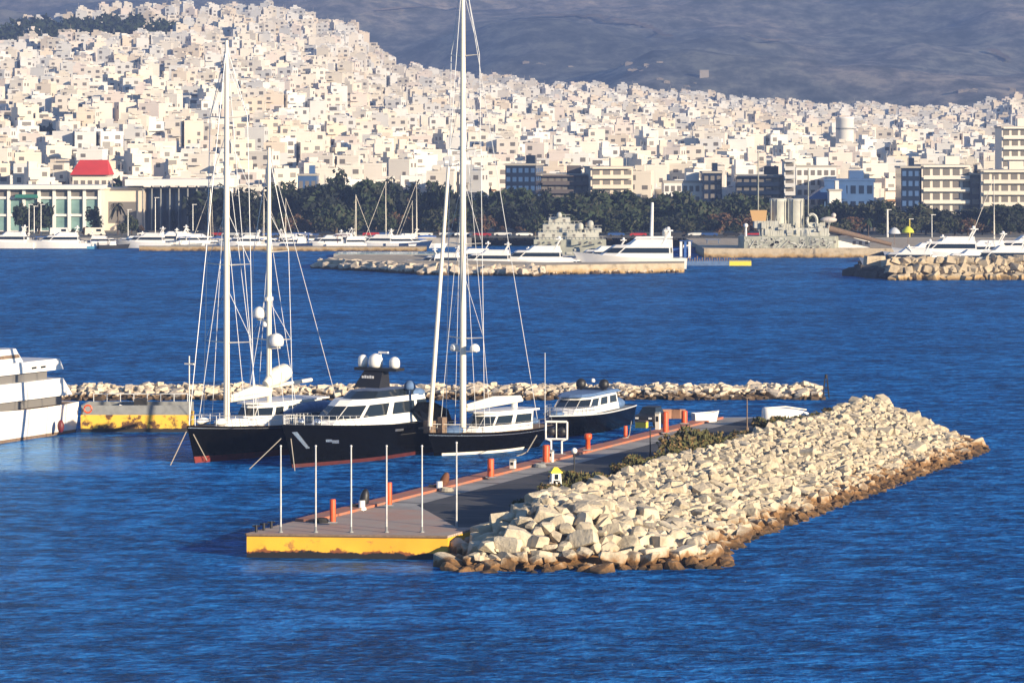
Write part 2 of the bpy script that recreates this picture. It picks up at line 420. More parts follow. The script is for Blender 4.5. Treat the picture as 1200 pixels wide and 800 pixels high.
# pier body, road, kerb strip
E0 = 94.0
pr = thing('pier', 'long concrete pier with dark road and faded red edge beside the yachts', 'pier')
b = MB(); b.prism([g2(G(SPL + .01, LW)), g2(G(SPL + .01, 0)), g2(G(E0 + 4, 0)), g2(G(E0 - 1, LW))], -1.0, DECK - .006); b.build('slab', M['concrete'], pr)
def road_material():
    m, nt, b = newmat('pier_asphalt'); g = nt.nodes.new('ShaderNodeNewGeometry'); pos = g.outputs['Position']
    mp = nt.nodes.new('ShaderNodeMapping'); mp.inputs['Rotation'].default_value = (0, 0, -R(69)); mp.inputs['Scale'].default_value = (.35, 1.2, 1); nt.links.new(pos, mp.inputs['Vector'])
    col = mix(nt, (.022, .026, .034), (.055, .056, .062), mapr(nt, noise_node(nt, mp.outputs['Vector'], .28, 6, .6), .4, .65))
    nt.links.new(col, b.inputs['Base Color']); b.inputs['Roughness'].default_value = .9
    return m
b = MB(); b.prism([g2(G(SPL - 8.5, -1.2)), g2(G(SPL - 8, -.1)), g2(G(E0 + 3.6, -.1)), g2(G(E0 - .5, -8.7)), g2(G(SPL + 3, -8.7))], DECK - .003, DECK + .004)
b.build('road', road_material(), pr)
b = MB(); b.prism([g2(G(SPL - 9, LW + .1)), g2(G(SPL - 9, LW + 1.5)), g2(G(E0 - 2, LW + 1.5)), g2(G(E0 - 2, LW + .1))], DECK - .003, DECK + .16); b.build('kerb', M['rededge'], pr)
for k in range(11):
    s = SPL + 4 + k * 7.2; b = MB(); b.prism([g2(G(s, LW + 1.6)), g2(G(s + .14, LW + 1.6)), g2(G(s + .14, -.2)), g2(G(s, -.2))], DECK + .004, DECK + .012); b.build('tar_joint', M['blackm'], pr)
b = MB()
for k in range(24):
    s = SPL + 3 + k * 3.3; b = MB(); b.tube([G(s, LW - .12, .3), G(s, LW - .12, 1.45)], .16, 8)
    b.build('tyre_fender', M['dark'], pr)

# ------------------------------------------------------------------ groyne surface
def wend(s):
    w = 13.8 + 2.7 * math.exp(-((s - 2.0) / 6.5) ** 2)
    if s > 82: w *= math.sqrt(max(0.02, 1 - ((s - 82) / 18) ** 2))
    return w
def zg(s, w):
    we = wend(s); wc = 1.4 + (3.6 * math.exp(-((s - 3) / 7) ** 2) if s < 25 else 0)
    cz = 2.55 + .008 * max(0, s - 15) + .25 * math.exp(-((s - 6) / 10) ** 2) + .15 * math.sin(s * .21)
    if w >= wc:
        t = (w - wc) / max(.5, we - wc); z = cz * (1 - t ** 1.25) if t < 1 else -(t - 1) * 3
    else:
        lw = .3 if s > 12 else .3 - 1.2 * (1 - max(0, s + 3) / 15)
        t = (wc - w) / max(.4, wc - lw); z = cz - (cz - 1.2) * t ** 1.3 if t < 1 else 1.0 - (t - 1) * 3
        if s < 12: z -= (12 - max(s, -4)) / 16 * 1.4 * min(1, t)
    z -= cz * max(0, (3.5 - s) / 9.0) ** 1.3 * 1.15
    if s > 92: z -= max(0, (s - 95) / 8) * 2.2
    return z
vs = []; fs = []; ns, nw = 70, 26
for i in range(ns):
    s = -6 + i * 110 / (ns - 1)
    for j in range(nw):
        w_ = -3 + (wend(min(s, 102)) + 4) * j / (nw - 1)
        vs.append(G(s, w_, max(-1.2, zg(s, w_) - .35 - (3 if (w_ < .15 and s > 2) else 0))))
for i in range(ns - 1):
    for j in range(nw - 1): fs.append((i * nw + j, (i + 1) * nw + j, (i + 1) * nw + j + 1, i * nw + j + 1))
struct(MB().add(vs, fs, 0, False).build('groyne_ground', M['rockc']))

# ------------------------------------------------------------------ boulders
def rock_mesh(seed, kind):
    rd = random.Random(seed); bm = bmesh.new()
    if kind == 'block':
        for sx in (-1, 1):
            for sy in (-1, 1):
                for sz in (-1, 1):
                    bm.verts.new((sx * (.5 + rd.uniform(-.10, .08)), sy * (.40 + rd.uniform(-.10, .08)), sz * (.30 + rd.uniform(-.08, .06))))
        for k in range(3): bm.verts.new((rd.uniform(-.5, .5), rd.uniform(-.42, .42), .36))
    elif kind == 'slab':
        for k in range(16):
            a = rd.uniform(0, 6.28); r = rd.uniform(.38, .56); bm.verts.new((math.cos(a) * r, math.sin(a) * r * .75, rd.choice((-1, 1)) * rd.uniform(.14, .22)))
    else:
        for k in range(20):
            d = Vector((rd.gauss(0, 1), rd.gauss(0, 1), rd.gauss(0, .8))).normalized(); bm.verts.new((d.x * .52, d.y * .46, d.z * .40))
    res = bmesh.ops.convex_hull(bm, input=bm.verts)
    bmesh.ops.delete(bm, geom=[g for g in res['geom_interior'] if isinstance(g, bmesh.types.BMVert)], context='VERTS')
    bmesh.ops.dissolve_limit(bm, angle_limit=R(14), verts=bm.verts, edges=bm.edges)
    bmesh.ops.bevel(bm, geom=[e for e in bm.edges], offset=.055, segments=2, affect='EDGES', profile=.6, clamp_overlap=True)
    bmesh.ops.triangulate(bm, faces=[f for f in bm.faces if len(f.verts) > 4])
    for v in bm.verts:
        n = noise.noise_vector(v.co * 3.2 + Vector((seed, 0, 0))); v.co += n * .035
    me = bpy.data.meshes.new(kind + '_boulder'); bm.to_mesh(me); bm.free()
    me.materials.append(M['rock']); return me
PROTO = {'block': [rock_mesh(10 + k, 'block') for k in range(7)], 'slab': [rock_mesh(30 + k, 'slab') for k in range(4)], 'round': [rock_mesh(50 + k, 'round') for k in range(7)]}
rocks = []                         # (s, w, size)
rd = random.Random(3)
def try_put(s, w, size, lst, gap):
    for (a, c, d, *_) in lst:
        if abs(a - s) < 4 and (a - s) ** 2 + (c - w) ** 2 < (gap * (size + d) / 2) ** 2: return False
    return True
# big blocks of the head
for k in range(2600):
    s = rd.uniform(-5, 14); w = rd.uniform(-.1, 17); size = rd.uniform(.9, 1.75)
    if w > wend(s) + .6 or zg(s, w) < -.5: continue
    if w < .6 and s > 3: continue
    if try_put(s, w, size, rocks, .60): rocks.append((s, w, size))
nh = len(rocks)
for k in range(34000):
    s = rd.uniform(11, 103); size = rd.uniform(.5, 1.05) * (1.1 if s < 35 else .86 if s > 60 else .95)
    if rd.random() < .06: size *= 1.45
    w = rd.uniform(.75, wend(s) + .5)
    if zg(s, w) < -.5: continue
    if try_put(s, w, size, rocks, .58): rocks.append((s, w, size))
for k in range(9000):       # small stones along the waterline
    s = rd.uniform(-5, 103); w = wend(s) + rd.uniform(-1.6, .9); size = rd.uniform(.35, .75)
    if s < 3 and rd.random() < .6: w = rd.uniform(-.2, 15.5)
    if not -.6 < zg(s, w) < 1.0: continue
    if try_put(s, w, size, rocks, .5): rocks.append((s, w, size))
print('rocks', len(rocks), 'head', nh)
def rock_xf(s, w, size, kind):
    z = zg(s, w); p = G(s, w, z + size * (.02 if kind != 'slab' else -.03) + rd.uniform(-.12, .22) * size)
    rot = (rd.uniform(-.45, .45), rd.uniform(-.45, .45), rd.uniform(0, 6.28))
    if kind == 'block' and size > 1.4: rot = (rd.uniform(-.3, .3), rd.uniform(-.3, .3), rd.choice((PZ, PZ + 1.57, rd.uniform(0, 6))) + rd.uniform(-.4, .4))
    sc_ = (size * rd.uniform(.9, 1.25), size * rd.uniform(.85, 1.1), size * rd.uniform(.8, 1.15))
    return p, rot, sc_
info = []
for (s, w, size) in rocks:
    kind = rd.choice(('block', 'block', 'round', 'slab')) if size > 1.5 else rd.choice(('block', 'round', 'round', 'slab'))
    p, rot, scl = rock_xf(s, w, size, kind)
    app = size * F / p.y * (1.0 if w > 2 or s < 8 else .8)
    info.append([app, s, w, size, kind, p, rot, scl])
info.sort(key=lambda t: -t[0])
SZ = lambda z: 'huge' if z > 1.85 else 'large' if z > 1.5 else 'middling' if z > 1.05 else 'small'
KN = {'block': 'squared', 'slab': 'flat', 'round': 'rounded'}
def place_words(s, w, z):
    if z < .75: lvl = 'amber weed-stained'
    else: lvl = 'pale cream'
    if s < 14:
        if w < 3: loc = 'at the pontoon corner of the groyne head'
        elif z < .75: loc = 'at the waterline of the groyne head'
        elif z > 2.6: loc = 'on top of the groyne head below the white light housing'
        elif w > 12: loc = 'on the seaward bulge of the groyne head'
        else: loc = 'on the front face of the groyne head'
    else:
        half = 'just past the notch' if s < 34 else 'halfway along the groyne' if s < 66 else 'towards the far end'
        if z < .75: loc = 'at the waterline ' + half
        elif z > 2.8: loc = 'on the crest beside the bushes ' + half
        else: loc = 'on the seaward slope ' + half
    return lvl, loc
stuff = MB()
for i, (app, s, w, size, kind, p, rot, scl) in enumerate(info):
    me = rd.choice(PROTO[kind])
    if i < 298:
        o = bpy.data.objects.new('boulder', me); C.objects.link(o); o.location = p; o.rotation_euler = rot; o.scale = scl
        lvl, loc = place_words(s, w, zg(s, w))
        lab = f'{lvl} {SZ(size)} {KN[kind]} boulder {loc}'
        tag(o, lab, 'boulder', 'boulders of the groyne')
    else:
        from mathutils import Euler
        mt = Matrix.Translation(p) @ Euler(rot).to_matrix().to_4x4() @ Matrix.Diagonal((*scl, 1))
        stuff.add([mt @ v.co for v in me.vertices], [tuple(f.vertices) for f in me.polygons])
so_ = stuff.build('groyne_boulders', M['rock']); tag(so_, 'mass of pale smaller boulders covering the long groyne slope', 'boulders', None, 'stuff')

# long breakwater across the bay
bw = MB(); y0 = 348.0; x0, x1 = -46.5, 31.3
def zb(t, w): return 1.0 * (1 - abs(w / 4.2) ** 1.8) + .12 * math.sin(t * 1.3) 
core = MB(); n = 60
vs = []; fs = []
for i in range(n):
    x = x0 + (x1 - x0) * i / (n - 1); k = 1 if 1 < i < n - 2 else .4
    for j in range(9):
        ww = -4.4 + 8.8 * j / 8; vs.append((x, y0 + ww + .012 * x, zb(x, ww) * k - .3))
for i in range(n - 1):
    for j in range(8): fs.append((i * 9 + j, (i + 1) * 9 + j, (i + 1) * 9 + j + 1, i * 9 + j + 1))
core.add(vs, fs)
pl = []
for k in range(5000):
    x = rd.uniform(x0, x1); ww = rd.uniform(-4.3, 2.6); size = rd.uniform(.55, 1.15) if ww > -3 else rd.uniform(.7, 1.3)
    if try_put(x, ww, size, pl, .56): pl.append((x, ww, size))
for (x, ww, size) in pl:
    me = rd.choice(PROTO[rd.choice(('round', 'block', 'slab'))])
    mt = Matrix.Translation((x, y0 + ww + .012 * x, zb(x, ww) + rd.uniform(-.15, .15))) @ Euler((rd.uniform(-.4, .4), rd.uniform(-.4, .4), rd.uniform(0, 6))).to_matrix().to_4x4() @ Matrix.Diagonal((size * 1.2, size, size * .8, 1))
    bw.add([mt @ v.co for v in me.vertices], [tuple(f.vertices) for f in me.polygons])
bt = thing('breakwater', 'long low rubble breakwater lying across the bay behind the yachts', 'breakwater')
core.build('core', M['rock2'], bt); o = bw.build('boulders', M['rock2'], bt); o['kind'] = 'stuff'

# ------------------------------------------------------------------ bushes along the crest
def leaf_blob(seed, n, rx, ry, rz, size, mats, lobes=5, zc=None, flat=.5):
    """many small leaf faces through the volume of several lobes"""
    r = random.Random(seed); b = MB(); L = []
    for k in range(lobes):
        L.append((r.uniform(-.55, .55) * rx, r.uniform(-.55, .55) * ry, r.uniform(-.35, .55) * rz, r.uniform(.35, .65)))
    zc = rz if zc is None else zc
    for k in range(n):
        lx_, ly_, lz_, lr = r.choice(L)
        d = Vector((r.gauss(0, 1), r.gauss(0, 1), r.gauss(0, 1))).normalized() * (r.random() ** .4) * lr
        c = Vector((lx_ + d.x * rx, ly_ + d.y * ry, lz_ + d.z * rz + zc))
        if c.z < 0.02: continue
        a = Vector((r.gauss(0, 1), r.gauss(0, 1), r.gauss(0, flat))).normalized(); e = a.orthogonal().normalized()
        e = Matrix.Rotation(r.uniform(0, 6.28), 3, a) @ e
        s = size * r.uniform(.6, 1.3); q = a.cross(e)
        b.add([c - e * s, c + q * s * .45, c + e * s, c - q * s * .45], [(0, 1, 2, 3)], 0 if r.random() < .72 else min(1, len(mats) - 1))
    return b
bm_ = [leaf_blob(70 + k, 1200, 1.0, 1.0, .62, .10, [1, 1], 6).mesh('bush_leaves', [M['leafo'], M['leafd']]) for k in range(4)]
bst = MB()
for k in range(6): a = k * 1.05; bst.tube([(0, 0, -.2), (math.cos(a) * .3, math.sin(a) * .3, .35), (math.cos(a) * .6, math.sin(a) * .6, .8)], [.04, .03, .015], 5)
bstm = bst.mesh('bush_stems', [M['bark']])
bl = [(13.5, 1.0, .8, 'small olive bush behind the white light housing'),
      (19, .9, 1.0, 'low olive bush, first of the clump nearest the dark lamp post'), (22, .8, 1.35, 'round olive bush in the middle of the near clump on the crest'),
      (25, .9, 1.25, 'yellowish bush at the far side of the near clump on the crest'), (28.5, 1.0, .85, 'small dry bush alone past the near clump'),
      (33, 1.0, 1.1, 'spreading dry bush before the tall pier lamp post'), (36, 1.1, 1.2, 'olive bush opposite the dark parked car'),
      (40, 1.0, 1.0, 'low green bush after the pier lamp post'), (43, .9, 1.15, 'dull green bush ahead of the big ochre bush'),
      (47, 1.0, 1.5, 'big ochre bush at the middle of the groyne crest'), (50, .9, 1.6, 'tall tawny bush beside the brown wooden pole'),
      (54, 1.1, 1.4, 'dark green bush behind the brown wooden pole'), (58, 1.1, 1.3, 'olive bush in front of the upturned white boat'),
      (63, 1.0, 1.2, 'dense low bush near the bow of the upturned white boat'), (69, 1.1, 1.5, 'dark bush past the upturned white boat'),
      (75, 1.0, 1.5, 'broad green bush near the far breakwater beacon'), (81, 1.1, 1.4, 'deep green bush second from the far end'), (88, 1.2, 1.2, 'last low bush at the far end of the crest')]
for k, (s, w, r_, lab) in enumerate(bl):
    t = thing('bush', lab, 'bush', G(s, w - .9, 1.45), PZ - 1.57 + (k % 3 - 1) * .3, 'bushes along the groyne crest')
    o = bpy.data.objects.new('foliage', bm_[k % 4]); C.objects.link(o); o.parent = t; o.scale = (r_ * 1.05, r_ * 1.8, r_ * (1.35 if s < 45 else 1.5 if s < 56 else 1.2))
    o = bpy.data.objects.new('stem', bstm); C.objects.link(o); o.parent = t; o.scale = (r_, r_, r_ * 1.3)

# ------------------------------------------------------------------ things on the pier
def pole_thing(name, lab, cat, loc, h, r, m, group=None, base=True, cap=None):
    t = thing(name, lab, cat, loc, 0, group)
    b = MB(); b.tube([(0, 0, 0), (0, 0, h)], [r, r * .8], 8); b.build('pole', m, t)
    if base:
        b = MB(); b.lathe([(r * 2.6, 0), (r * 2.6, .05), (r * 1.3, .09), (r * 1.2, .35), (r, .36)], (0, 0, 0), 10); b.build('base_plate', M['grey'], t)
    b = MB(); b.ball((0, 0, h + r), r * 1.3, 0, 8); b.build('cap', cap or m, t)
    return t
M['post'] = mat('galvanised_post', (.66, .66, .64), .35, .2, var=.3, scale=1.5)
pl = ['left corner of the yellow pontoon', 'yellow pontoon edge, second from the left corner', 'yellow pontoon edge before the black hooded bollard',
      'yellow pontoon edge before the second orange bollard', 'yellow pontoon edge before the road begins', 'road edge beside the groyne rocks']
for k, u in enumerate((329, 370, 411.5, 453, 494.5, 535)):
    p = P(u, 623.5 if k < 5 else 618.5, DECK)
    pole_thing('mooring_post', 'slim tall pale post standing on the ' + pl[k], 'post', p, 5.35, .06, M['post'], 'slim posts along the pontoon edge')
def bollard(u, v, h, r, lab, mush=False):
    t = thing('bollard', lab, 'bollard', P(u, v, DECK + .16 if not mush else DECK + .16), 0, 'orange bollards along the pier edge')
    b = MB()
    if mush: b.lathe([(r * .8, 0), (r * .7, h * .6), (r * 1.25, h * .7), (r * 1.25, h * .95), (r * .9, h), (.001, h)], (0, 0, 0), 12)
    else: b.lathe([(r, 0), (r, h - .06), (r * .9, h), (.001, h)], (0, 0, 0), 12)
    b.build('post', M['orange'], t)
    b = MB(); b.box((0, 0, 0), (r * 3.0, r * 3.0, .07)); b.build('base_plate', M['grey'], t)
bollard(390, 612, 1.5, .19, 'orange tube bollard nearest the yellow pontoon front')
bollard(456, 592, 1.55, .19, 'orange tube bollard behind the fourth pale post')
bollard(575, 559, 1.35, .24, 'stout orange bollard beside the black sailing yacht bow')
bollard(640, 542, 1.35, .26, 'orange bollard just before the white gantry')
bollard(689, 527, 1.3, .25, 'orange mushroom bollard under the small black motor yacht', True)
bollard(733, 513, 1.0, .16, 'thin short orange bollard at the stern of the small black motor yacht')
bollard(780, 507, 1.75, .24, 'tallest orange bollard beside the dark parked car')
bollard(802, 496, 1.1, .26, 'orange bollard farthest along the pier end')
def hooded(u, v, lab, hood, lean, hgt):
    t = thing('mooring_bollard', lab, 'bollard', P(u, v, DECK), 0, 'hooded white mooring bollards')
    b = MB(); b.lathe([(.32, 0), (.30, .12), (.22, .2), (.22, .62), (.001, .62)], (0, 0, 0), 12); b.build('post', M['white'], t)
    b = MB(); b.tube([(-.75, .2, .3), (-.3, .15, .26), (.1, .1, .4)], [.09, .1, .12], 7); b.build('rope', M['dark'], t)
    b = MB(); b.lathe([(.30, .0), (.34, .25), (.30, .6), (.22, .85), (.1, 1.0), (.001, 1.02)], (lean, .35, .35), 10)
    for i in range(len(b.v)): x, y, z = b.v[i]; b.v[i] = (x + (z - .35) * lean, y, .35 + (z - .35) * hgt)
    b.build('hood', hood, t)
hooded(424, 597, 'white mooring bollard with black hood on the pontoon deck', M['blackm'], .12, 1.0)
hooded(515, 574, 'white mooring bollard with rusty brown hood beside the road', M['brown'], .25, .85)
# small beige service pedestals
def pedestal(u, v, h, lab, zb=DECK):
    t = thing('service_pedestal', lab, 'pedestal', P(u, v, zb), PZ, 'beige service pedestals')
    b = MB(); b.box((0, 0, 0), (.42, .36, h)); b.build('body', M['cream'], t)
    b = MB(); b.box((0, 0, h), (.5, .44, .12), 0, 0, .7); b.build('cap', M['grey'], t)
    b = MB(); b.box((-.215, 0, h * .55), (.02, .22, h * .3)); b.build('socket_panel', M['blackm'], t)
pedestal(601, 551, .75, 'low beige service pedestal between two orange bollards')
pedestal(645.5, 541, .8, 'beige service pedestal at the foot of the white gantry')
pedestal(771, 505, 1.5, 'beige service pedestal touching the tallest orange bollard')
for k, (s, w_, lab) in enumerate(((4, -10.4, 'dark rope coil lying on the planked pontoon deck'), (25, -10.2, 'pale rope coil beside the hooded bollards on the pier'), (44, -10.3, 'grey rope coil near the white gantry'))):
    b = MB()
    for q in range(3): r_ = .48 - q * .05; b.tube([(r_ * math.cos(a * .449), r_ * math.sin(a * .449), .05 + q * .08) for a in range(15)], .055, 5)
    tag(b.build('rope_coil', (M['dark'], M['rope'], M['grey'])[k], None, tuple(G(s, w_, DECK + .01))), lab, 'rope')
# white gantry (passerelle stand)
t = thing('gantry', 'white steel gantry with two dark round fenders at the pier edge', 'gantry', P(652, 531.5, DECK + .16), R(-6))
b = MB()
for x in (-.42, .42): b.tube([(x, 0, 0), (x, 0, 1.0), (x * 2.0, 0, 1.15), (x * 2.0, 0, 2.5)], .085, 8)
b.build('leg', M['white'], t)
b = MB(); b.tube([(-.84, 0, 2.5), (.84, 0, 2.5)], .1, 8); b.tube([(-.84, 0, 1.15), (.84, 0, 1.15)], .085, 8); b.tube([(0, 0, 1.15), (0, 0, 2.5)], .05, 6); b.build('crossbeam', M['white'], t)
for x in (-.42, .42):
    b = MB(); b.ball((x, .05, 1.72), .36, 0, 12, 1, .7, 1); b.build('fender', M['blackm'], t)
b = MB(); b.box((0, 0, -.1), (1.5, .7, .12)); b.build('base_plate', M['grey'], t)
# light housing with yellow cap
p = P(651, 583, 1.9)
t = thing('light_housing', 'white slatted harbour light housing with yellow cap on the groyne head', 'harbour light', p, R(12))
b = MB()
for x in (-.32, .32):
    for y in (-.32, .32): b.tube([(x * 1.15, y * 1.15, -.6), (x * .8, y * .8, 1.75)], .07, 6)
b.build('leg', M['white'], t)
b = MB(); b.box((0, 0, 1.2), (.62, .62, .5)); b.build('lamp_box', M['white'], t)
b = MB(); b.box((0, -.33, 1.28), (.24, .04, .34)); b.build('lens', M['glass'], t)
b = MB(); b.box((0, 0, 1.7), (.8, .8, .1)); b.box((0, 0, 1.8), (.7, .7, .28), 0, 0, .35); b.build('roof', M['yellowp'], t)
b = MB(); b.box((0, 0, .2), (.62, .62, .06)); b.box((0, -.31, .4), (.12, .06, .7)); b.build('cross_brace', M['white'], t)
# lamp posts
def lamp(u, vb, vt, lab, globe, m):
    p = P(u, vb, DECK); d = p.y; h = (vb - vt) * d / F
    t = thing('lamp_post', lab, 'lamp post', p, 0, 'lamp posts along the pier road')
    b = MB(); b.tube([(0, 0, 0), (0, 0, h)], [.06, .045], 8); b.build('pole', m, t)
    b = MB(); b.lathe([(.16, 0), (.14, .3), (.07, .34)], (0, 0, 0), 10); b.build('base_plate', m, t)
    b = MB()
    if globe: b.ball((0, 0, h + .12), .22, 0, 12)
    else: b.box((.14, 0, h - .04), (.5, .16, .1))
    b.build('lamp_head', M['white'] if globe else m, t)
lamp(673, 571, 530, 'dark pier lamp post topped with a white globe', True, M['blackm'])
lamp(762, 537, 500, 'thin dark lamp post standing mid road opposite the car', False, M['blackm'])
lamp(875.5, 505, 466, 'brown wooden pole among the crest bushes', False, M['wood'])
# parked dark car
def car():
    p = P(762, 497.5, DECK)
    t = thing('parked_car', 'small dark car parked at the pier edge by the tallest bollard', 'car', p, PZ + math.pi)
    b = MB(); prof = [(-1.8, .45), (-1.85, .8), (-1.7, .95), (-.9, 1.0), (.9, 1.02), (1.75, .9), (1.85, .6), (1.8, .4)]
    n = len(prof); vs = [(x, s * .82, z) for s in (-1, 1) for x, z in prof]
    b.add(vs, [tuple(range(n)), tuple(reversed(range(n, 2 * n)))] + [(i, n + i, n + (i + 1) % n, (i + 1) % n) for i in range(n)]); b.build('body', M['blackm'], t)
    b = MB(); b.prism([(-1.5, -.76), (.95, -.76), (.95, .76), (-1.5, .76)], .97, 1.5, 0, [(-1.2, -.6), (.35, -.6), (.35, .6), (-1.2, .6)]); b.build('cabin', M['glass'], t)
    b = MB(); b.prism([(-1.2, -.6), (.35, -.6), (.35, .6), (-1.2, .6)], 1.503, 1.56); b.build('roof', M['blackm'], t)
    for x in (-1.15, 1.15):
        for y in (-.8, .8):
            b = MB(); b.tube([(x, y - .1, .32), (x, y + .1, .32)], .32, 14); w_ = b.build('wheel', M['dark'], t)
            b = MB(); s = 1 if y > 0 else -1; b.tube([(x, y + s * .1, .32), (x, y + s * .115, .32)], .18, 10); b.build('rim', M['steel'], w_)
    for y in (-.6, .6):
        b = MB(); b.box((1.82, y, .62), (.05, .3, .16)); b.build('headlight', M['white'], t)
        b = MB(); b.box((-1.86, y, .72), (.05, .25, .18)); b.build('tail_light', M['red'], t)
car()
# yellow grit box, pier end clutter
t = thing('storage_chest', 'yellow storage chest on the kerb behind the small black yacht', 'chest', P(752, 501, DECK + .16), PZ)
b = MB(); b.box((0, 0, 0), (.8, .9, .5)); b.build('body', M['yellowp'], t); b = MB(); b.box((0, 0, .5), (.88, .98, .1), 0, 0, .85); b.build('lid', M['wood'], t)
M['pinkb'] = mat('faded_orange_concrete', (.52, .27, .16), .85, var=.3, scale=1)
for k, (u, wd, lab) in enumerate(((786, 1.7, 'faded orange concrete block left of the pier end pair'), (795, 1.3, 'faded orange concrete block right of the pier end pair'))):
    o = MB().box((0, 0, 0), (wd, .8, .8), 0, 0, .94).build('barrier_block', M['pinkb'], None, P(u, 490, DECK), 0); tag(o, lab, 'block', 'concrete blocks at the pier end')
# beacon at the breakwater tip
t = thing('beacon', 'dark lattice beacon at the right tip of the long breakwater', 'beacon', P(968, 466, .8))
b = MB()
for x in (-.3, .3):
    for y in (-.3, .3): b.tube([(x, y, 0), (x * .4, y * .4, 1.9)], .05, 5)
for z in (.5, 1.0, 1.5): b.box((0, 0, z), (.6 - z * .2, .6 - z * .2, .05))
b.build('lattice', M['blackm'], t); b = MB(); b.tube([(0, 0, 1.9), (0, 0, 2.3)], .14, 8); b.build('lantern', M['dark'], t)
# ------------------------------------------------------------------ yachts (x forward from the transom, y to port)
class Hull:
    def __init__(s, L, B, zb, zs, ob=2.0, os_=.3, zmid=None, full=2.4, tw=.85, bwl=.8):
        s.__dict__.update(L=L, B=B, zb=zb, zs=zs, ob=ob, os=os_, zm=zmid if zmid is not None else min(zs, zb) + .1, full=full, tw=tw, bwl=bwl)
    def half(s, t):
        if t > .45: return s.B / 2 * max(0.012, 1 - ((t - .45) / .55) ** s.full)
        return s.B / 2 * (1 - (1 - s.tw) * ((.45 - t) / .45) ** 1.6)
    def sheer(s, t):
        a, b, c = s.zs, s.zm, s.zb
        return a * (1 - t) * (1 - 2 * t) + b * 4 * t * (1 - t) + c * t * (2 * t - 1)
    def pt(s, t, z, side, off=0.0):
        zt = s.sheer(t); h = (z + .5) / (zt + .5); h = max(0, min(1, h))
        xd = t * s.L; xw = s.os + t * (s.L - s.ob - s.os)
        x = xw + (xd - xw) * h ** 1.2
        k = s.bwl * (1 - .5 * max(0, (t - .55) / .45)) ; y = s.half(t) * (k + (1 - k) * h ** .7)
        return (x, side * (y + off), z)
    def shell(s, z0, z1, off=0.0, n=28, rows=6, t0=0.0, t1=1.0, cap=True, deck=False, mi=0, mideck=0):
        """hull skin between heights z0 and z1 (None: the sheer line)"""
        b = MB(); vs = []; ts = [t0 + (t1 - t0) * i / (n - 1) for i in range(n)]
        ts = [t0 + (t1 - t0) * (1 - (1 - i / (n - 1)) ** 1.4) for i in range(n)]
        for side in (-1, 1):
            for t in ts:
                zt = s.sheer(t); a = z0 if not callable(z0) else z0(t); e = zt if z1 is None else (z1(t) if callable(z1) else z1)
                for r in range(rows): vs.append(s.pt(t, a + (e - a) * r / (rows - 1), side, off))
        N = n * rows; fs = []
        for i in range(n - 1):
            for r in range(rows - 1):
                q = (i * rows + r, (i + 1) * rows + r, (i + 1) * rows + r + 1, i * rows + r + 1)
                fs.append(q); fs.append(tuple(reversed([N + k for k in q])))
        b.add(vs, fs, mi, True)
        if cap:
            b.add([vs[r] for r in range(rows)] + [vs[N + r] for r in range(rows)], [(r, r + 1, rows + r + 1, rows + r) for r in range(rows - 1)], mi)
        if deck:
            b.add([vs[i * rows + rows - 1] for i in range(n)] + [vs[N + i * rows + rows - 1] for i in range(n)], [(i, i + 1, n + i + 1, n + i) for i in range(n - 1)], mideck)
        return b
    def rail(s, t0, t1, h, n=14, r=.03, inset=.12, mid=True):
        b = MB()
        for side in (-1, 1):
            tp = []; 
            for i in range(n):
                t = t0 + (t1 - t0) * i / (n - 1); x, y, z = s.pt(t, s.sheer(t), side); y -= side * min(inset, abs(y)); tp.append((x, y, z + h)); b.tube([(x, y, z), (x, y, z + h)], r * .8, 5)
            b.tube(tp, r, 5)
            if mid: b.tube([(p[0], p[1], p[2] - h * .45) for p in tp], r * .6, 4)
        return b
def sym(pts): return pts + [(x, -y) for x, y in reversed(pts) if y > 0.001]
def lerpo(o0, o1, t): return [(a[0] + (b[0] - a[0]) * t, a[1] + (b[1] - a[1]) * t) for a, b in zip(o0, o1)]
def grow(o, d):
    cx = sum(p[0] for p in o) / len(o); return [(x + (d if x > cx else -d), y + (d if y > 0 else -d)) for x, y in o]
def house(o0, z0, o1, z1, mi=0, mb=None):
    b = mb or MB(); return b.prism(list(reversed(o0)) if False else o0[::-1], z0, z1, mi, o1[::-1])
def band(o0, z0, o1, z1, za, zb, d=.03, split=None, mb=None, skip=()):
    """dark window band lying 3 cm proud of a house's sides"""
    b = mb or MB(); A = grow(lerpo(o0, o1, (za - z0) / (z1 - z0)), d); B = grow(lerpo(o0, o1, (zb - z0) / (z1 - z0)), d)
    n = len(A)
    for i in range(n):
        if i in skip: continue
        j = (i + 1) % n; a0, a1, b0, b1 = A[i], A[j], B[i], B[j]
        ln = math.dist(a0, a1); k = max(1, int(ln / split)) if split else 1
        for q in range(k):
            f0 = q / k + (.05 if k > 1 else .03); f1 = (q + 1) / k - (.05 if k > 1 else .03)
            L = lambda p, r, t: (p[0] + (r[0] - p[0]) * t, p[1] + (r[1] - p[1]) * t)
            p0, p1, p2, p3 = L(a0, a1, f0), L(a0, a1, f1), L(b0, b1, f1), L(b0, b1, f0)
            b.add([(*p0, za), (*p1, za), (*p2, zb), (*p3, zb)], [(3, 2, 1, 0)])
    return b
def windows(parent, *a, **k):
    b = band(*a, **k)
    for f in b.f:
        q = MB(); q.add([b.v[i] for i in f], [(0, 1, 2, 3)]); q.build('window', M['glass'], parent)
def hdg(x, y): return math.atan2(y, x)
def place(bow, L, h):               # empty at the transom, from the bow point and heading
    v = Vector((h[0], h[1], 0)).normalized(); return (bow.x - v.x * L, bow.y - v.y * L, 0), hdg(*h)
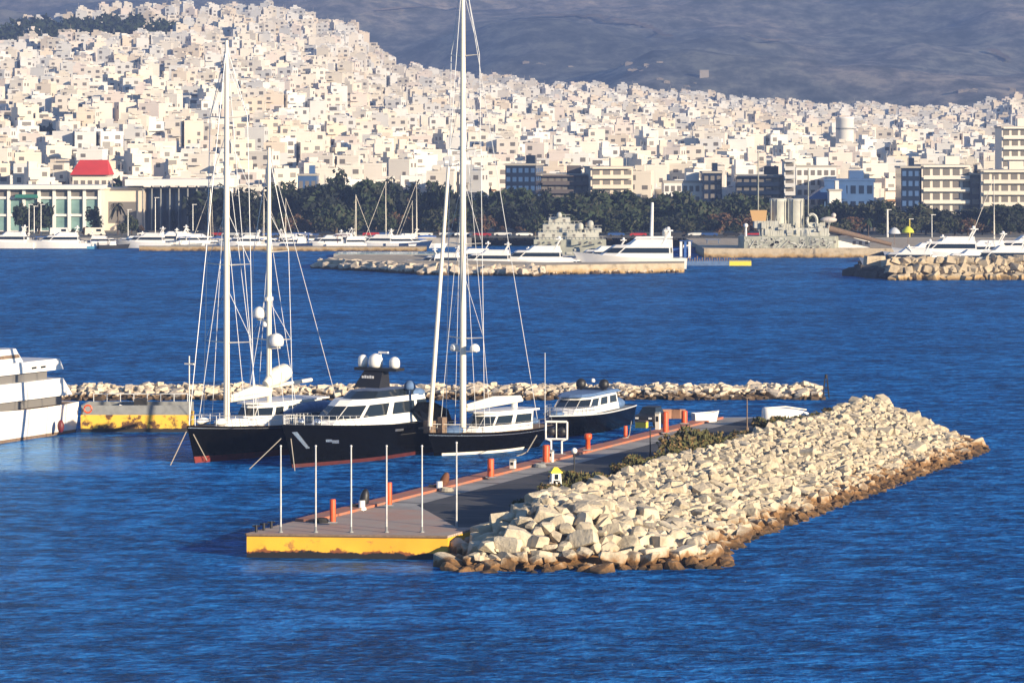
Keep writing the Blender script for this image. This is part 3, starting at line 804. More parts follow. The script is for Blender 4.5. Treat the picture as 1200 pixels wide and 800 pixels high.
def rig(t, x, z0, z1, r, spread, Bh, xbow, xaft, zdeck, furl=0.0, foot=None, swept=.3, wr=.03):
    b = MB(); b.tube([(x, 0, z0), (x, 0, z0 + (z1 - z0) * .6), (x, 0, z1)], [r, r * .95, r * .6], 12); m = b.build('mast', M['mast'], t)
    tips = []
    for f in spread:
        z = z0 + (z1 - z0) * f; s = MB(); wdt = Bh * (1.02 - .35 * f)
        for sd_ in (-1, 1): s.tube([(x, 0, z), (x - swept, sd_ * wdt, z + .12)], [.07, .035], 6)
        s.build('spreader', M['mast'], m); tips.append((z + .12, wdt))
    s = MB()
    for sd_ in (-1, 1):
        path = [(x - swept, sd_ * Bh, zdeck)] + [(x - swept, sd_ * w_, z) for z, w_ in tips] + [(x, 0, z1 - .5)]
        s.tube(path, wr, 5)
        prev = None
        for z, w_ in tips: s.tube([(x, 0, z + (z1 - z0) * .14), (x - swept, sd_ * w_, z)], wr * .7, 4)
        s.tube([(x + .6, sd_ * Bh * .95, zdeck), (x, 0, z0 + (z1 - z0) * .55)], wr * .8, 4)
        s.tube([(x - 1.3, sd_ * Bh * .95, zdeck), (x, 0, z0 + (z1 - z0) * .72)], wr * .8, 4)
    s.build('shroud', M['wire'], m)
    s = MB(); 
    if xbow is not None: s.tube([(xbow, 0, zdeck + .3), (x, 0, z1 - .3)], wr, 5)
    if xaft is not None: s.tube([(xaft, 0, zdeck), (x, 0, z1 - .2)], wr, 5)
    s.build('stay', M['wire'], m)
    if furl:
        s = MB(); n = 10
        s.tube([Vector((xbow, 0, zdeck + .6)).lerp(Vector((x, 0, z1 - .3)), .0 + .56 * i / n) for i in range(n + 1)], [furl * (1 - .3 * i / n) for i in range(n + 1)], 8)
        s.build('furled_sail', M['mast'], t)
    return m
def domes(t, lst, name='radome', m=None):
    for (x, y, z, r, h) in lst:
        MB().dome((x, y, z), r, h).build(name, m or M['white'], t)
def lettering(parent, name, x0, y, z, n, w_, h, m, axis='y'):
    b = MB()
    for k in range(n):
        if axis == 'y': b.box((x0, y + (k - (n - 1) / 2) * w_ * 1.35, z), (.03, w_, h * (1 if k % 2 else .85)))
        else: b.box((x0 + (k - (n - 1) / 2) * w_ * 1.35, y, z), (w_, .03, h * (1 if k % 2 else .85)))
    b.build(name, m, parent)

# --- black ketch at the left of the raft
h1 = (-.5, -.866)
loc, rz = place(P(219, 500, 3.0) , 26, h1)
t = thing('sailing_yacht', 'black two masted sailing yacht with red boot stripe, left of the raft', 'sailing yacht', loc, rz, 'black sailing yachts at the pier')
H = Hull(26, 5.8, 3.1, 2.5, 1.2, 1.8, 2.45, 2.6, .7)
hu = H.shell(-.5, None).build('hull', M['black'], t)
H.shell(-.3, lambda q: .52, .02, rows=3, cap=False).build('boot_stripe', M['red'], t)
H.shell(lambda q: H.sheer(q) - .22, lambda q: H.sheer(q) - .14, .02, rows=2, cap=False).build('cove_line', M['steel'], t)
H.shell(lambda q: H.sheer(q) - .06, lambda q: H.sheer(q) - .05, -.05, rows=2, deck=True, cap=False).build('deck', M['teak'], t)
o0 = sym([(18.6, 0), (18.2, .9), (16.6, 1.75), (8.6, 2.0), (8.3, 0)]); o1 = sym([(17.2, 0), (16.9, .8), (15.6, 1.5), (8.8, 1.75), (8.5, 0)])
c = house(o0, 2.4, o1, 4.25).build('deckhouse', M['white'], t)
windows(c, o0, 2.4, o1, 4.25, 3.35, 3.95, .03, 1.6)
o2 = sym([(17.6, 0), (17.3, 1.1), (15.6, 1.8), (8.0, 2.0), (7.8, 0)]); house(o2, 4.25, o2, 4.38).build('roof', M['white'], c)
o0b = sym([(21.5, 0), (21.2, .7), (18.8, 1.2), (18.4, 1.2), (18.4, 0)]); house(o0b, 2.6, lerpo(o0b, [(19.9, 0)] * len(o0b), .18), 3.25).build('foredeck_hatch', M['white'], t)
for y in (-1.1, 1.2):
    b = MB(); b.ball((22.6, y * .8, 3.2), .5, 0, 10, 1.6, .8, .6); b.build('deck_locker', M['white'], t)
b = MB(); b.tube([(14.6, 1.5, 3.2), (12, 2.0, 3.6), (9, 2.3, 3.5), (7, 2.2, 3.2)], [.3, .55, .6, .3], 8); b.build('spray_cover', M['bluegrey'], t)
H.rail(.05, .97, .85).build('guard_rail', M['steel'], t)
m1 = rig(t, 18.9, 2.5, 34.3, .25, (.22, .42, .62, .8), 2.5, 24.2, 14.5, 2.9, 0, wr=.035)
m2 = rig(t, 11.9, 2.5, 25.5, .22, (.3, .62), 2.2, None, 1.0, 2.6, 0, wr=.03)
m1.location.x = 1.5; m2.location.x = 2.3
b = MB(); b.tube([(18.5, 0, 4.75), (12.6, 0, 4.9)], .2, 8); b.build('boom', M['mast'], m1)
b = MB(); b.tube([(18.4, 0, 5.0), (15, 0, 5.35), (12.6, 0, 5.2)], [.18, .42, .3], 10); b.build('sail_cover', M['cream'], m1)
b = MB(); b.tube([(12.4, 0, 5.7), (11.2, .2, 6.3), (9.8, .1, 6.6), (9.0, 0, 6.5)], [.35, .8, .75, .4], 12); b.build('sail_cover', M['cream'], m2)
b = MB(); b.tube([(11.7, 0, 5.5), (5.5, 0, 5.7)], .17, 8); b.build('boom', M['mast'], m2)
domes(m2, [(11.9, -.95, 11.2, .58, .42), (11.9, .75, 8.9, .62, .48), (11.95, -.35, 10.5, .27, .2)])
b = MB(); b.tube([(11.9, 0, 11.0), (11.9, -1.2, 11.1)], .08, 6); b.tube([(11.9, 0, 8.7), (11.9, 1.1, 8.8)], .08, 6); b.box((11.9, 0, 12.7), (.9, .25, .3)); b.build('radar_arm', M['mast'], m2)
b = MB(); b.tube([(24.4, -.9, 2.9), (24.4, -.9, 8.6)], .05, 6); b.box((24.4, -.9, 7.9), (.12, .9, .12)); b.build('bow_light_mast', M['mast'], t)
b = MB(); b.tube([(25.6, .35, 2.4), (24.2, .7, .2)], .04, 5); b.tube([(25.8, -.2, 2.6), (27.6, -.6, -.2)], .04, 5); b.build('anchor_chain', M['rope'], t)
# --- black motor yacht with three domes
loc, rz = place(P(331, 498, 3.5), 22, h1)
t = thing('motor_yacht', 'black motor yacht with white cabin and three white domes on its mast', 'motor yacht', loc, rz)
H = Hull(22, 6.0, 3.55, 2.5, 1.5, .3, 2.9, 2.6, .9)
H.shell(-.5, None).build('hull', M['black'], t)
H.shell(-.3, .30, .02, rows=3, cap=True).build('boot_stripe', mat('dull_maroon', (.085, .012, .010), .6, var=.4, scale=1.5), t)
H.shell(lambda q: H.sheer(q) - .06, lambda q: H.sheer(q) - .05, -.05, rows=2, deck=True, cap=False).build('deck', M['grey'], t)
b = MB()
for sd_ in (-1, 1):
    b.add([H.pt(q, z, sd_, .03) for q, z in ((.955, 2.9), (.975, 2.9), (.93, 1.5), (.915, 1.5))], [(0, 1, 2, 3)])
b.build('anchor_pocket', M['steel'], t)
b = MB()
for sd_ in (-1, 1):
    for q, z, wd, hh in ((.80, 1.75, .016, .3), (.83, 1.9, .014, .25), (.42, 2.2, .03, .22), (.25, 2.1, .03, .22), (.34, 1.85, .07, .06), (.12, 2.0, .02, .25)):
        b = MB(); b.add([H.pt(q - wd, z, sd_, .025), H.pt(q + wd, z + .03, sd_, .025), H.pt(q + wd, z + hh, sd_, .025), H.pt(q - wd, z + hh - .03, sd_, .025)], [(0, 1, 2, 3)]); b.build('porthole', M['steel'], t)
o0 = sym([(17.6, 0), (17.0, 1.1), (14.6, 2.0), (5.0, 2.35), (3.2, 2.3), (3.0, 0)]); o1 = sym([(13.6, 0), (13.2, .9), (11.6, 1.7), (5.2, 2.0), (3.6, 1.95), (3.4, 0)])
c = house(o0, 2.75, o1, 4.95).build('superstructure', M['white'], t)
windows(c, o0, 2.75, o1, 4.95, 3.55, 4.5, .03, 4.2)
b = MB(); o2 = sym([(12.2, 0), (11.9, .9), (10.8, 1.55), (4.6, 1.85), (4.4, 0)]); o3 = sym([(10.9, 0), (10.6, .8), (9.9, 1.4), (4.8, 1.7), (4.6, 0)])
house(o2, 4.95, o3, 5.5, 0, b); b.build('flybridge_screen', M['glass'], c)
b = MB()
for sd_ in (-1, 1):
    b.add([(5.2, sd_ * 2.9, 2.6), (.6, sd_ * 2.75, 2.2), (-.1, sd_ * 2.6, 2.0), (.8, sd_ * 2.6, 3.4), (3.0, sd_ * 2.5, 4.2), (5.0, sd_ * 2.3, 4.3), (6.2, sd_ * 2.4, 3.6)], [(0, 1, 2, 3, 4, 5, 6)])
    b.add([(5.2, sd_ * 2.8, 2.6), (.6, sd_ * 2.65, 2.2), (-.1, sd_ * 2.5, 2.0), (.8, sd_ * 2.5, 3.4), (3.0, sd_ * 2.4, 4.2), (5.0, sd_ * 2.2, 4.3), (6.2, sd_ * 2.3, 3.6)], [(6, 5, 4, 3, 2, 1, 0)])
b.build('aft_wing', M['black'], t)
b = MB(); b.prism([(7.9, -1.25), (9.6, -1.25), (9.6, 1.25), (7.9, 1.25)], 5.7, 7.05, 0, [(7.6, -.9), (8.5, -.9), (8.5, .9), (7.6, .9)]); b.box((8.0, .25, 7.05), (1.3, 4.1, .22)); a = b.build('radar_arch', M['blackm'], t)
lettering(a, 'lettering', 9.22, -.1, 6.45, 5, .18, .24, M['white'])
domes(a, [(8.0, -1.35, 7.27, .42, .62), (8.0, -.1, 7.27, .62, .55), (8.0, 1.75, 7.27, .45, .5)])
b = MB(); b.tube([(7.8, .3, 7.27), (7.8, .3, 8.5)], .05, 6); b.box((7.8, .55, 8.45), (.2, .9, .16)); b.build('radar_scanner', M['white'], a)
b = MB(); b.tube([(6.0, 2.0, 4.6), (6.0, 2.0, 5.4)], .12, 8); b.dome((6.0, 2.0, 5.4), .5, .25); b.build('tender_crane', M['bluegrey'], t)
b = MB(); b.ball((4.2, 1.5, 5.0), .7, 0, 10, 1.6, .8, .6); b.build('tender_cover', M['bluegrey'], t)
b = MB(); b.ball((17.9, .7, 3.45), .3, 0, 8); b.ball((18.2, -.7, 3.45), .3, 0, 8); b.build('windlass', M['steel'], t)
H.rail(.62, .985, .75, 12).build('bow_rail', M['steel'], t)
b = MB(); b.tube([(21.4, -.5, 2.4), (23.2, -2.6, -.2)], .045, 5); b.tube([(21.4, .4, 2.4), (22.6, 1.6, -.2)], .045, 5); b.build('anchor_chain', M['rope'], t)
# --- black sloop with the tallest mast
h3 = (-.64, -.77)
loc, rz = place(P(501, 508, 1.9), 15.4, h3)
t = thing('sailing_yacht', 'black single masted sailing yacht with the tallest mast and furled foresail', 'sailing yacht', loc, rz, 'black sailing yachts at the pier')
H = Hull(15.4, 4.6, 2.0, 1.75, 1.0, 2.6, 1.7, 2.4, .55)
H.shell(-.5, None).build('hull', M['black'], t)
H.shell(-.2, .22, .02, rows=3, cap=False, t1=.95, t0=.24).build('boot_stripe', M['cream'], t)
H.shell(lambda q: H.sheer(q) - .26, lambda q: H.sheer(q) - .19, .02, rows=2, cap=False).build('cove_line', M['steel'], t)
H.shell(lambda q: H.sheer(q) - .06, lambda q: H.sheer(q) - .05, -.05, rows=2, deck=True, cap=False).build('deck', M['teak'], t)
o0 = sym([(10.6, 0), (10.2, .8), (9.0, 1.4), (3.6, 1.5), (3.4, 0)]); o1 = sym([(9.0, 0), (8.7, .7), (7.8, 1.2), (3.2, 1.3), (3.0, 0)])
c = house(o0, 1.65, o1, 3.2).build('deckhouse', M['white'], t)
windows(c, o0, 1.65, o1, 3.2, 2.2, 2.95, .03, 2.2)
o2 = sym([(9.5, 0), (9.2, .9), (8.0, 1.45), (2.6, 1.5), (2.4, 0)]); house(o2, 3.2, o2, 3.34).build('roof', M['white'], c)
b = MB(); b.ball((12.2, 0, 1.95), .6, 0, 10, 1.9, 1.2, .7); b.build('sail_bag', M['bluegrey'], t)
b = MB(); b.ball((3.0, .5, 2.2), .7, 0, 10, 1.6, 1.3, .5); b.build('cockpit_cover', M['bluegrey'], t)
b = MB(); b.tube([(3.1, -.9, 1.8), (3.1, -.9, 3.9)], .28, 10); b.build('life_raft', M['white'], t)
H.rail(.05, .97, .7, 14, .025).build('guard_rail', M['steel'], t)
m1 = rig(t, 10.9, 1.7, 41.0, .27, (.2, .4, .6, .8), 2.1, 15.1, 1.0, 1.9, .2, wr=.03)
b = MB(); b.tube([(10.6, 0, 3.6), (3.2, 0, 4.0)], .18, 8); b.build('boom', M['mast'], m1)
b = MB(); b.tube([(10.5, 0, 3.85), (7, 0, 4.2), (3.4, 0, 4.2)], [.2, .34, .2], 8); b.build('sail_cover', M['cream'], m1)
b = MB(); b.tube([(10.9, -1.2, 8.5), (10.9, 1.5, 8.5)], .06, 6); b.build('radar_arm', M['mast'], m1)
domes(m1, [(10.9, -.95, 8.5, .38, .25), (10.9, 1.3, 8.5, .42, .25)])
b = MB(); b.box((14.6, -.4, 1.9), (.9, .7, 1.0)); b.box((14.0, .4, 1.9), (.6, .5, 1.3)); b.build('deck_locker', M['wood'], t)
b = MB(); b.tube([(2.0, 1.6, 1.7), (2.0, 1.6, 8.0)], .03, 5); b.build('whip_aerial', M['wire'], t)
# --- smaller black motor yacht by the gantry
h4 = (-.343, -.939)
loc, rz = place(Vector((3.2, 298.5, 0)), 18, h4)
t = thing('motor_yacht', 'small black motor yacht with dark domes moored behind the white gantry', 'motor yacht', loc, rz)
H = Hull(18, 5.0, 2.05, 1.75, 1.6, .3, 1.75, 2.6, .9)
H.shell(-.5, None).build('hull', M['black'], t)
H.shell(lambda q: H.sheer(q) - .08, lambda q: H.sheer(q) + .02, .03, rows=2, cap=False).build('rubbing_strake', M['wire'], t)
H.shell(lambda q: H.sheer(q) - .06, lambda q: H.sheer(q) - .05, -.05, rows=2, deck=True, cap=False).build('deck', M['grey'], t)
o0 = sym([(15.2, 0), (14.7, 1.0), (12.8, 1.75), (4.0, 1.9), (3.8, 0)]); o1 = sym([(12.0, 0), (11.7, .9), (10.4, 1.5), (4.2, 1.65), (4.0, 0)])
c = house(o0, 1.75, o1, 3.25).build('superstructure', M['white'], t)
windows(c, o0, 1.75, o1, 3.25, 2.4, 3.02, .03, 2.4)
o2 = sym([(12.6, 0), (12.3, 1.1), (10.8, 1.7), (3.2, 1.85), (3.0, 0)]); house(o2, 3.25, lerpo(o2, [(8, 0)] * len(o2), .12), 3.5).build('hardtop', M['bluegrey'], c)
b = MB(); b.ball((2.2, 0, 2.0), 1.2, 0, 12, 1.6, 1.5, .6); b.build('cockpit_cover', M['bluegrey'], t)
b = MB(); b.tube([(6.2, -1.1, 3.4), (6.2, -1.0, 3.6)], .12, 8); b.tube([(6.2, 1.1, 3.4), (6.2, 1.0, 3.6)], .12, 8); b.box((6.2, 0, 3.58), (.5, 2.8, .14)); a = b.build('radar_arch', M['blackm'], t)
domes(a, [(6.2, -1.05, 3.72, .46, .35), (6.2, 1.15, 3.72, .46, .35)], 'dark_radome', M['blackm'])
domes(a, [(6.2, .1, 4.2, .2, .15)])
H.rail(.6, .985, .7, 12).build('bow_rail', M['steel'], t)
b = MB(); b.ball((16.2, 0, 2.1), .5, 0, 10, 1.8, 1.6, .5); b.build('bow_cushion', M['bluegrey'], t)
M['smoke'] = mat('smoked_glass', (.17, .165, .16), .3)
# --- large white yacht cut by the frame
h5 = (-.41, -.91)
v5 = Vector((h5[0], h5[1], 0)).normalized(); st = P(92, 506.5, 0) + Vector((h5[1], -h5[0], 0)).normalized() * 3.0
t = thing('large_yacht', 'large white yacht with stacked decks cut off by the left edge', 'yacht', (st.x, st.y, 0), hdg(*h5))
st_y = -2.2
H = Hull(30, 6.6, 4.2, 2.75, 3.0, -.2, 2.9, 2.6, .92)
H.shell(-.5, None).build('hull', M['white'], t)
H.shell(-.3, .28, .02, rows=3).build('boot_stripe', M['wood'], t)
H.shell(lambda q: H.sheer(q) - .06, lambda q: H.sheer(q) - .05, -.05, rows=2, deck=True, cap=False).build('deck', M['teak'], t)
o0 = sym([(23, 0), (22, 1.5), (19, 2.4), (2.2, 2.6), (2.0, 0)])
house(o0, 2.7, o0, 3.55).build('saloon_glass', M['smoke'], t)
o2 = sym([(22.5, 0), (21.5, 2.1), (18, 3.0), (1.2, 3.1), (.9, 2.6), (.8, 0)]); o3 = sym([(21.8, 0), (20.8, 2.0), (17.6, 2.85), (2.6, 3.0), (2.4, 2.5), (2.3, 0)])
house(o2, 3.5, o3, 5.05).build('main_deck_bulwark', M['white'], t)
o4 = sym([(19, 0), (18, 1.4), (16, 2.1), (4.0, 2.2), (3.8, 0)]); house(o4, 5.05, o4, 5.85).build('upper_glass', M['smoke'], t)
o5 = sym([(19.4, 0), (18.4, 1.9), (16.4, 2.7), (2.2, 2.8), (2.0, 2.4), (1.9, 0)]); house(o5, 5.8, lerpo(o5, [(10, 0)] * len(o5), .05), 6.75).build('upper_deck_bulwark', M['white'], t)
o6 = sym([(16, 0), (15.4, 1.2), (13, 1.9), (7.4, 1.9), (6.8, 1.2), (6.5, 0)]); o7 = sym([(14.6, 0), (14.2, 1.0), (12.4, 1.5), (8.0, 1.5), (7.5, 1.0), (7.3, 0)])
c = house(o6, 6.7, o7, 7.9).build('hardtop', M['white'], t); band(o6, 6.7, o7, 7.9, 7.1, 7.4, .03).build('window', M['wood'], c)
b = MB()
for sd_ in (-1, 1):
    for x in (5.5, 7.0): b.box((x, sd_ * 2.78, 6.1), (.7, .05, .18))
b.build('vent_slot', M['glass'], t)
b = MB(); b.dome((3.2, -2.6, 2.8), .32, .2); b.build('deck_speaker', M['white'], t)
b = MB(); b.ball((0, 0, 0), .3, 0, 10, 1, 1, 1.9)
p = st + v5 * 4.2
o = b.build('boat_fender', M['maroon'], None, tuple(p + Vector((v5.y, -v5.x, 0)) * -3.75 + Vector((0, 0, .9)))); tag(o, 'dark red fender hanging against the large white yacht hull', 'fender')
# --- rusty yellow barge behind it
p0 = P(94, 507, 0); p1 = P(222, 505.5, 0); cx = (p0 + p1) / 2
t = thing('work_barge', 'rusty yellow work barge with dark bulwark behind the large white yacht', 'barge', (cx.x, cx.y + 2.4, 0), 0)
Lb = (p1 - p0).length
def rusty():
    m, nt, b = newmat('rusty_yellow'); g = nt.nodes.new('ShaderNodeNewGeometry'); pos = g.outputs['Position']
    n = noise_node(nt, pos, .9, 6, .65); sx = nt.nodes.new('ShaderNodeSeparateXYZ'); nt.links.new(pos, sx.inputs[0])
    col = mix(nt, (.10, .045, .018), (.78, .47, .05), mapr(nt, n, .42, .5))
    zz = mth(nt, 'ADD', sx.outputs['Z'], mth(nt, 'MULTIPLY', mth(nt, 'SUBTRACT', noise_node(nt, pos, .8, 4), .5), .5))
    col = mix(nt, (.015, .012, .01), col, mapr(nt, zz, .3, .4)); nt.links.new(col, b.inputs['Base Color']); b.inputs['Roughness'].default_value = .7
    return m
b = MB(); b.box((0, 0, -.4), (Lb, 4.8, 1.95), 0, 0, 1.0); b.build('hull', rusty(), t)
b = MB(); b.box((0, -2.3, 1.55), (Lb - .1, .16, .85)); b.box((0, 2.3, 1.55), (Lb - .1, .16, .85)); b.box((-Lb / 2 + .1, 0, 1.55), (.16, 4.5, .85)); b.build('bulwark', M['grey'], t)
b = MB(); b.box((0, 0, 1.552), (Lb - .4, 4.4, .03)); b.build('deck', M['wood'], t)
b = MB()
for k in range(8): x = -Lb / 2 + .6 + k * (Lb - 1.2) / 7; b.tube([(x, 2.2, 2.4), (x, 2.2, 3.1)], .04, 5)
b.tube([(-Lb / 2 + .6, 2.2, 3.1), (Lb / 2 - .6, 2.2, 3.1)], .045, 5); b.build('railing', M['wire'], t)
b = MB(); b.box((.2, .5, 1.58), (1.1, 1.2, 1.2)); b.build('engine_box', M['dark'], t)
b = MB(); b.tube([(-1.5, -1.4, 2.35), (-.4, -1.4, 1.95), (.3, -1.5, 2.3)], .09, 6); b.build('hose', M['white'], t)
o = MB(); o.tube([(.34 * math.cos(a * .628), 0, .34 * math.sin(a * .628)) for a in range(11)], .09, 6)
o = o.build('life_ring', M['orange'], None, (p0.x + .7, p0.y - .13, 2.15)); tag(o, 'orange life ring on the end of the rusty yellow barge', 'life ring')
# mooring lines to the pier
for (a, q, lab) in ((P(629, 510, 1.6), P(606, 534, DECK), 'slack mooring line from the sloop stern down to the pier'), (P(740, 493, 2.2), P(735, 512, DECK + .8), 'mooring line from the small black motor yacht to a bollard')):
    b = MB(); m_ = a.lerp(q, .5) - Vector((0, 0, .5)); b.tube([a, a.lerp(m_, .6), m_, m_.lerp(q, .5) - Vector((0, 0, .05)), q], .045, 5)
    tag(b.build('mooring_line', M['rope']), lab, 'mooring line')
# upturned / laid-up boat on the groyne back
def small_boat(name, lab, cat, loc, rz, L, B, hm, cm=None, group=None, fb=.9, cab=True):
    t = thing(name, lab, cat, loc, rz, group); H = Hull(L, B, fb * 1.35, fb, L * .12, .1, fb, 2.2, .8)
    H.shell(-.3, None, n=16, rows=4).build('hull', hm, t)
    H.shell(lambda q: H.sheer(q) - .1, lambda q: H.sheer(q) - .09, -.05, n=16, rows=2, deck=True, cap=False).build('deck', M['grey'], t)
    if cab:
        o0 = sym([(L * .72, 0), (L * .7, B * .22), (L * .3, B * .34), (L * .28, 0)]); o1 = sym([(L * .6, 0), (L * .58, B * .2), (L * .31, B * .28), (L * .29, 0)])
        c = house(o0, fb * .9, o1, fb * .9 + 1.1).build('cabin', cm or M['white'], t); windows(c, o0, fb * .9, o1, fb * .9 + 1.1, fb * .9 + .45, fb * .9 + .9, .02)
    return t
p = G(85.5, -3.2, 2.35)
t = thing('upturned_boat', 'white upturned boat hull lying behind the crest bushes', 'boat', p, R(12))
t.scale = (.58, .62, .8)
b = MB(); vs = []; n = 14
for i in range(n):
    q = i / (n - 1); hw = 1.5 * max(.02, 1 - abs(q - .42) ** 2.2 * (4.5 if q > .42 else 3.0)); zz = 1.25 * (1 - .5 * q ** 3)
    for j in range(9): a = math.pi * j / 8; vs.append((q * 7 - 3.5, hw * math.cos(a), zz * math.sin(a) ** .7 - .2))
b.add(vs, [(i * 9 + j, i * 9 + j + 1, (i + 1) * 9 + j + 1, (i + 1) * 9 + j) for i in range(n - 1) for j in range(8)] + [tuple(range(9))[::-1]], 0, True); b.build('hull', M['white'], t)
b = MB(); b.tube([(-3.4, 0, 1.0), (0, 0, 1.12), (3.2, 0, .75)], .07, 6); b.build('keel', M['cream'], t)
b = MB()
for x in (-2, 1.5): b.box((x, 0, -.85), (.25, 2.2, .75))
b.build('trestle', M['wood'], t)
small_boat('dinghy', 'small white dinghy with outboard lying at the pier end', 'dinghy', P(812, 490.5, 1.8), R(20), 2.5, 1.2, M['white'], None, None, .5, False)
# ------------------------------------------------------------------ moles and quays of the far marina
QZ = 2.2
def pxy(u, v, z=0): p = P(u, v, z); return (p.x, p.y)
struct(MB().prism([(43, 764), (420, 764), (420, 846), (43, 846)], -1, 2.1).build('quay_apron', M['moleblock']))
struct(MB().prism([pxy(163, 294), pxy(500, 294.5), pxy(500, 293.2), pxy(163, 292.8)], -1, 1.0).build('quay_ledge', M['moleblock']))
def block_row(b, p, q, n, s0, s1, zt, rows=2, off=0.0):
    p = Vector(p); q = Vector(q); r = random.Random(int(p.x * 7 + 91)); dv = (q - p); L = dv.length; ux = dv / L; nrm = Vector((ux.y, -ux.x, 0))
    if nrm.y > 0: nrm = -nrm
    for row in range(rows):
        for k in range(int(n)):
            t = (k + r.random() * .7) / n; s = r.uniform(s0, s1)
            c = p + dv * t + nrm * (row * s * .65 + r.uniform(-.3, .5) + off); me = r.choice(PROTO[r.choice(('block', 'round', 'block'))])
            mt = Matrix.Translation((c.x, c.y, zt - row * zt * .42 - r.uniform(.0, .55))) @ Euler((r.uniform(-.4, .4), r.uniform(-.4, .4), r.uniform(0, 6))).to_matrix().to_4x4() @ Matrix.Diagonal((s * 1.3, s, s, 1))
            b.add([mt @ v.co for v in me.vertices], [tuple(f.vertices) for f in me.polygons])
ml = thing('stone_mole', 'flat stone mole with rough rock edge in front of the marina yachts', 'mole')
poly = [pxy(380, 315), pxy(470, 319), pxy(520, 321.5), pxy(640, 322), pxy(802, 319.5), pxy(802, 317), pxy(640, 318.6), pxy(520, 315), pxy(470, 309), pxy(400, 309)]
b = MB(); b.prism(poly, -1, 1.9); b.build('deck', M['moleblock'], ml)
b = MB(); block_row(b, (*pxy(378, 314), 0), (*pxy(520, 322), 0), 34, 1.3, 2.4, 1.5, 2, .2); block_row(b, (*pxy(500, 321.5), 0), (*pxy(640, 323.5), 0), 26, 1.4, 2.8, 1.3, 2, .4); block_row(b, (*pxy(640, 322), 0), (*pxy(800, 319.5), 0), 34, .5, 1.0, .5, 1, -.2)
o = b.build('boulders', M['rock2'], ml); o['kind'] = 'stuff'
t = thing('pool_basin', 'turquoise pool basin behind the mole wall', 'pool', (*pxy(465, 300), 0))
b = MB(); b.prism([(-14, -7), (14, -7), (14, 7), (-14, 7)], -.5, .7); b.build('basin', M['concrete'], t)
M['turq'] = mat('turquoise_pool', (.03, .30, .42), .1)
b = MB(); b.prism([(-13.6, -6.6), (13.6, -6.6), (13.6, 6.6), (-13.6, 6.6)], .7, .74); b.build('pool_water', M['turq'], t)
fp = thing('floating_jetty', 'low dark floating jetty with bright yellow end right of the mole', 'jetty', (*pxy(838, 311), 0))
b = MB(); b.box((0, 0, -.3), (13.5, 3.2, 1.3)); b.build('deck', M['bluegrey'], fp)
b = MB(); b.box((5.2, -1.62, -.2), (4.6, .06, 1.1)); b.box((5.2, 0, 1.0), (4.6, 3.2, .05)); b.build('end_panel', M['yellowp'], fp)
b = MB()
for k in range(22): b.box((-6.4 + k * .52, -1.4, 1.0), (.22, .22, .4 + .3 * (k * 7 % 3)))
b.build('railing', M['wood'], fp)
rb = thing('stone_breakwater', 'right hand breakwater of squared ochre stones in front of moored yachts', 'breakwater')
b = MB(); b.prism([pxy(1040, 327), pxy(1290, 327), pxy(1290, 321), pxy(1030, 321)], -1, 2.9); b.build('core', M['moleblock'], rb)
b = MB(); block_row(b, (*pxy(1042, 327.5), 0), (*pxy(1210, 327), 0), 46, 1.5, 2.4, 3.7, 3, .2)
o = b.build('boulders', M['moleblock'], rb); o['kind'] = 'stuff'
b = MB(); block_row(b, (*pxy(1008, 323), 0), (*pxy(1046, 327), 0), 12, 1.6, 2.8, 1.2, 2, 0); block_row(b, (*pxy(1022, 316), 0), (*pxy(1048, 318), 0), 10, 2.0, 3.0, 2.2, 2, 0)
o = b.build('tip_boulders', mat('dark_tip_rock', (.05, .045, .04), .8, var=.4, scale=.4), rb); o['kind'] = 'stuff'  # tip boulders in a darker, noise-varied tone than the rest
t = MB().box((0, 0, -.5), (4.5, 3, 4.2), R(10), 0, .8).build('stone_block', M['moleblock'], None, (*pxy(1025, 322), 0)); tag(t, 'single ochre block among dark rocks at the breakwater tip', 'stone block')

# ------------------------------------------------------------------ trees
def tree_proto(kind, seed):
    r = random.Random(seed)
    if kind == 'cypress': cr = leaf_blob(seed, 900, .42, .42, 1.1, .085, [1, 1], 7, zc=.9)
    elif kind == 'palm':
        cr = MB()
        for k in range(26):
            a = r.uniform(0, 6.28); e = r.uniform(-.5, 1.0); L = r.uniform(.5, .75); pv = Vector((0, 0, 0)); prev = None
            for i in range(6):
                q = i / 5; p_ = Vector((math.cos(a) * L * q * math.cos(e * .6), math.sin(a) * L * q * math.cos(e * .6), L * (math.sin(e) * q - .75 * q * q))); wd = .10 * (1 - abs(q - .4)) + .01
                sd_ = Vector((-math.sin(a), math.cos(a), 0)) * wd; c = (p_ - sd_, p_ + sd_)
                if prev: cr.add([prev[0] + Vector((0, 0, 1.5)), prev[1] + Vector((0, 0, 1.5)), c[1] + Vector((0, 0, 1.5)), c[0] + Vector((0, 0, 1.5))], [(0, 1, 2, 3)])
                prev = c
    else: cr = leaf_blob(seed, 1300, .62, .62, .50, .10, [1, 1], 9, zc=.58)
    me = cr.mesh(kind + '_crown', [M['pine'], M['olive']])
    tr = MB(); top = {'cypress': .7, 'palm': 1.5}.get(kind, .75)
    tr.tube([(0, 0, -.3), (.02, .01, top * .5), (0, .02, top)], [.05, .042, .02], 7)
    if kind not in ('cypress', 'palm'):
        for k in range(6):
            a = k * 1.1; tr.tube([(0, 0, top * (.35 + .08 * k)), (math.cos(a) * .22, math.sin(a) * .22, top * (.6 + .06 * k)), (math.cos(a) * .38, math.sin(a) * .38, top * (.8 + .05 * k))], [.025, .018, .006], 5)
    return me, tr.mesh(kind + '_trunk', [M['bark']])
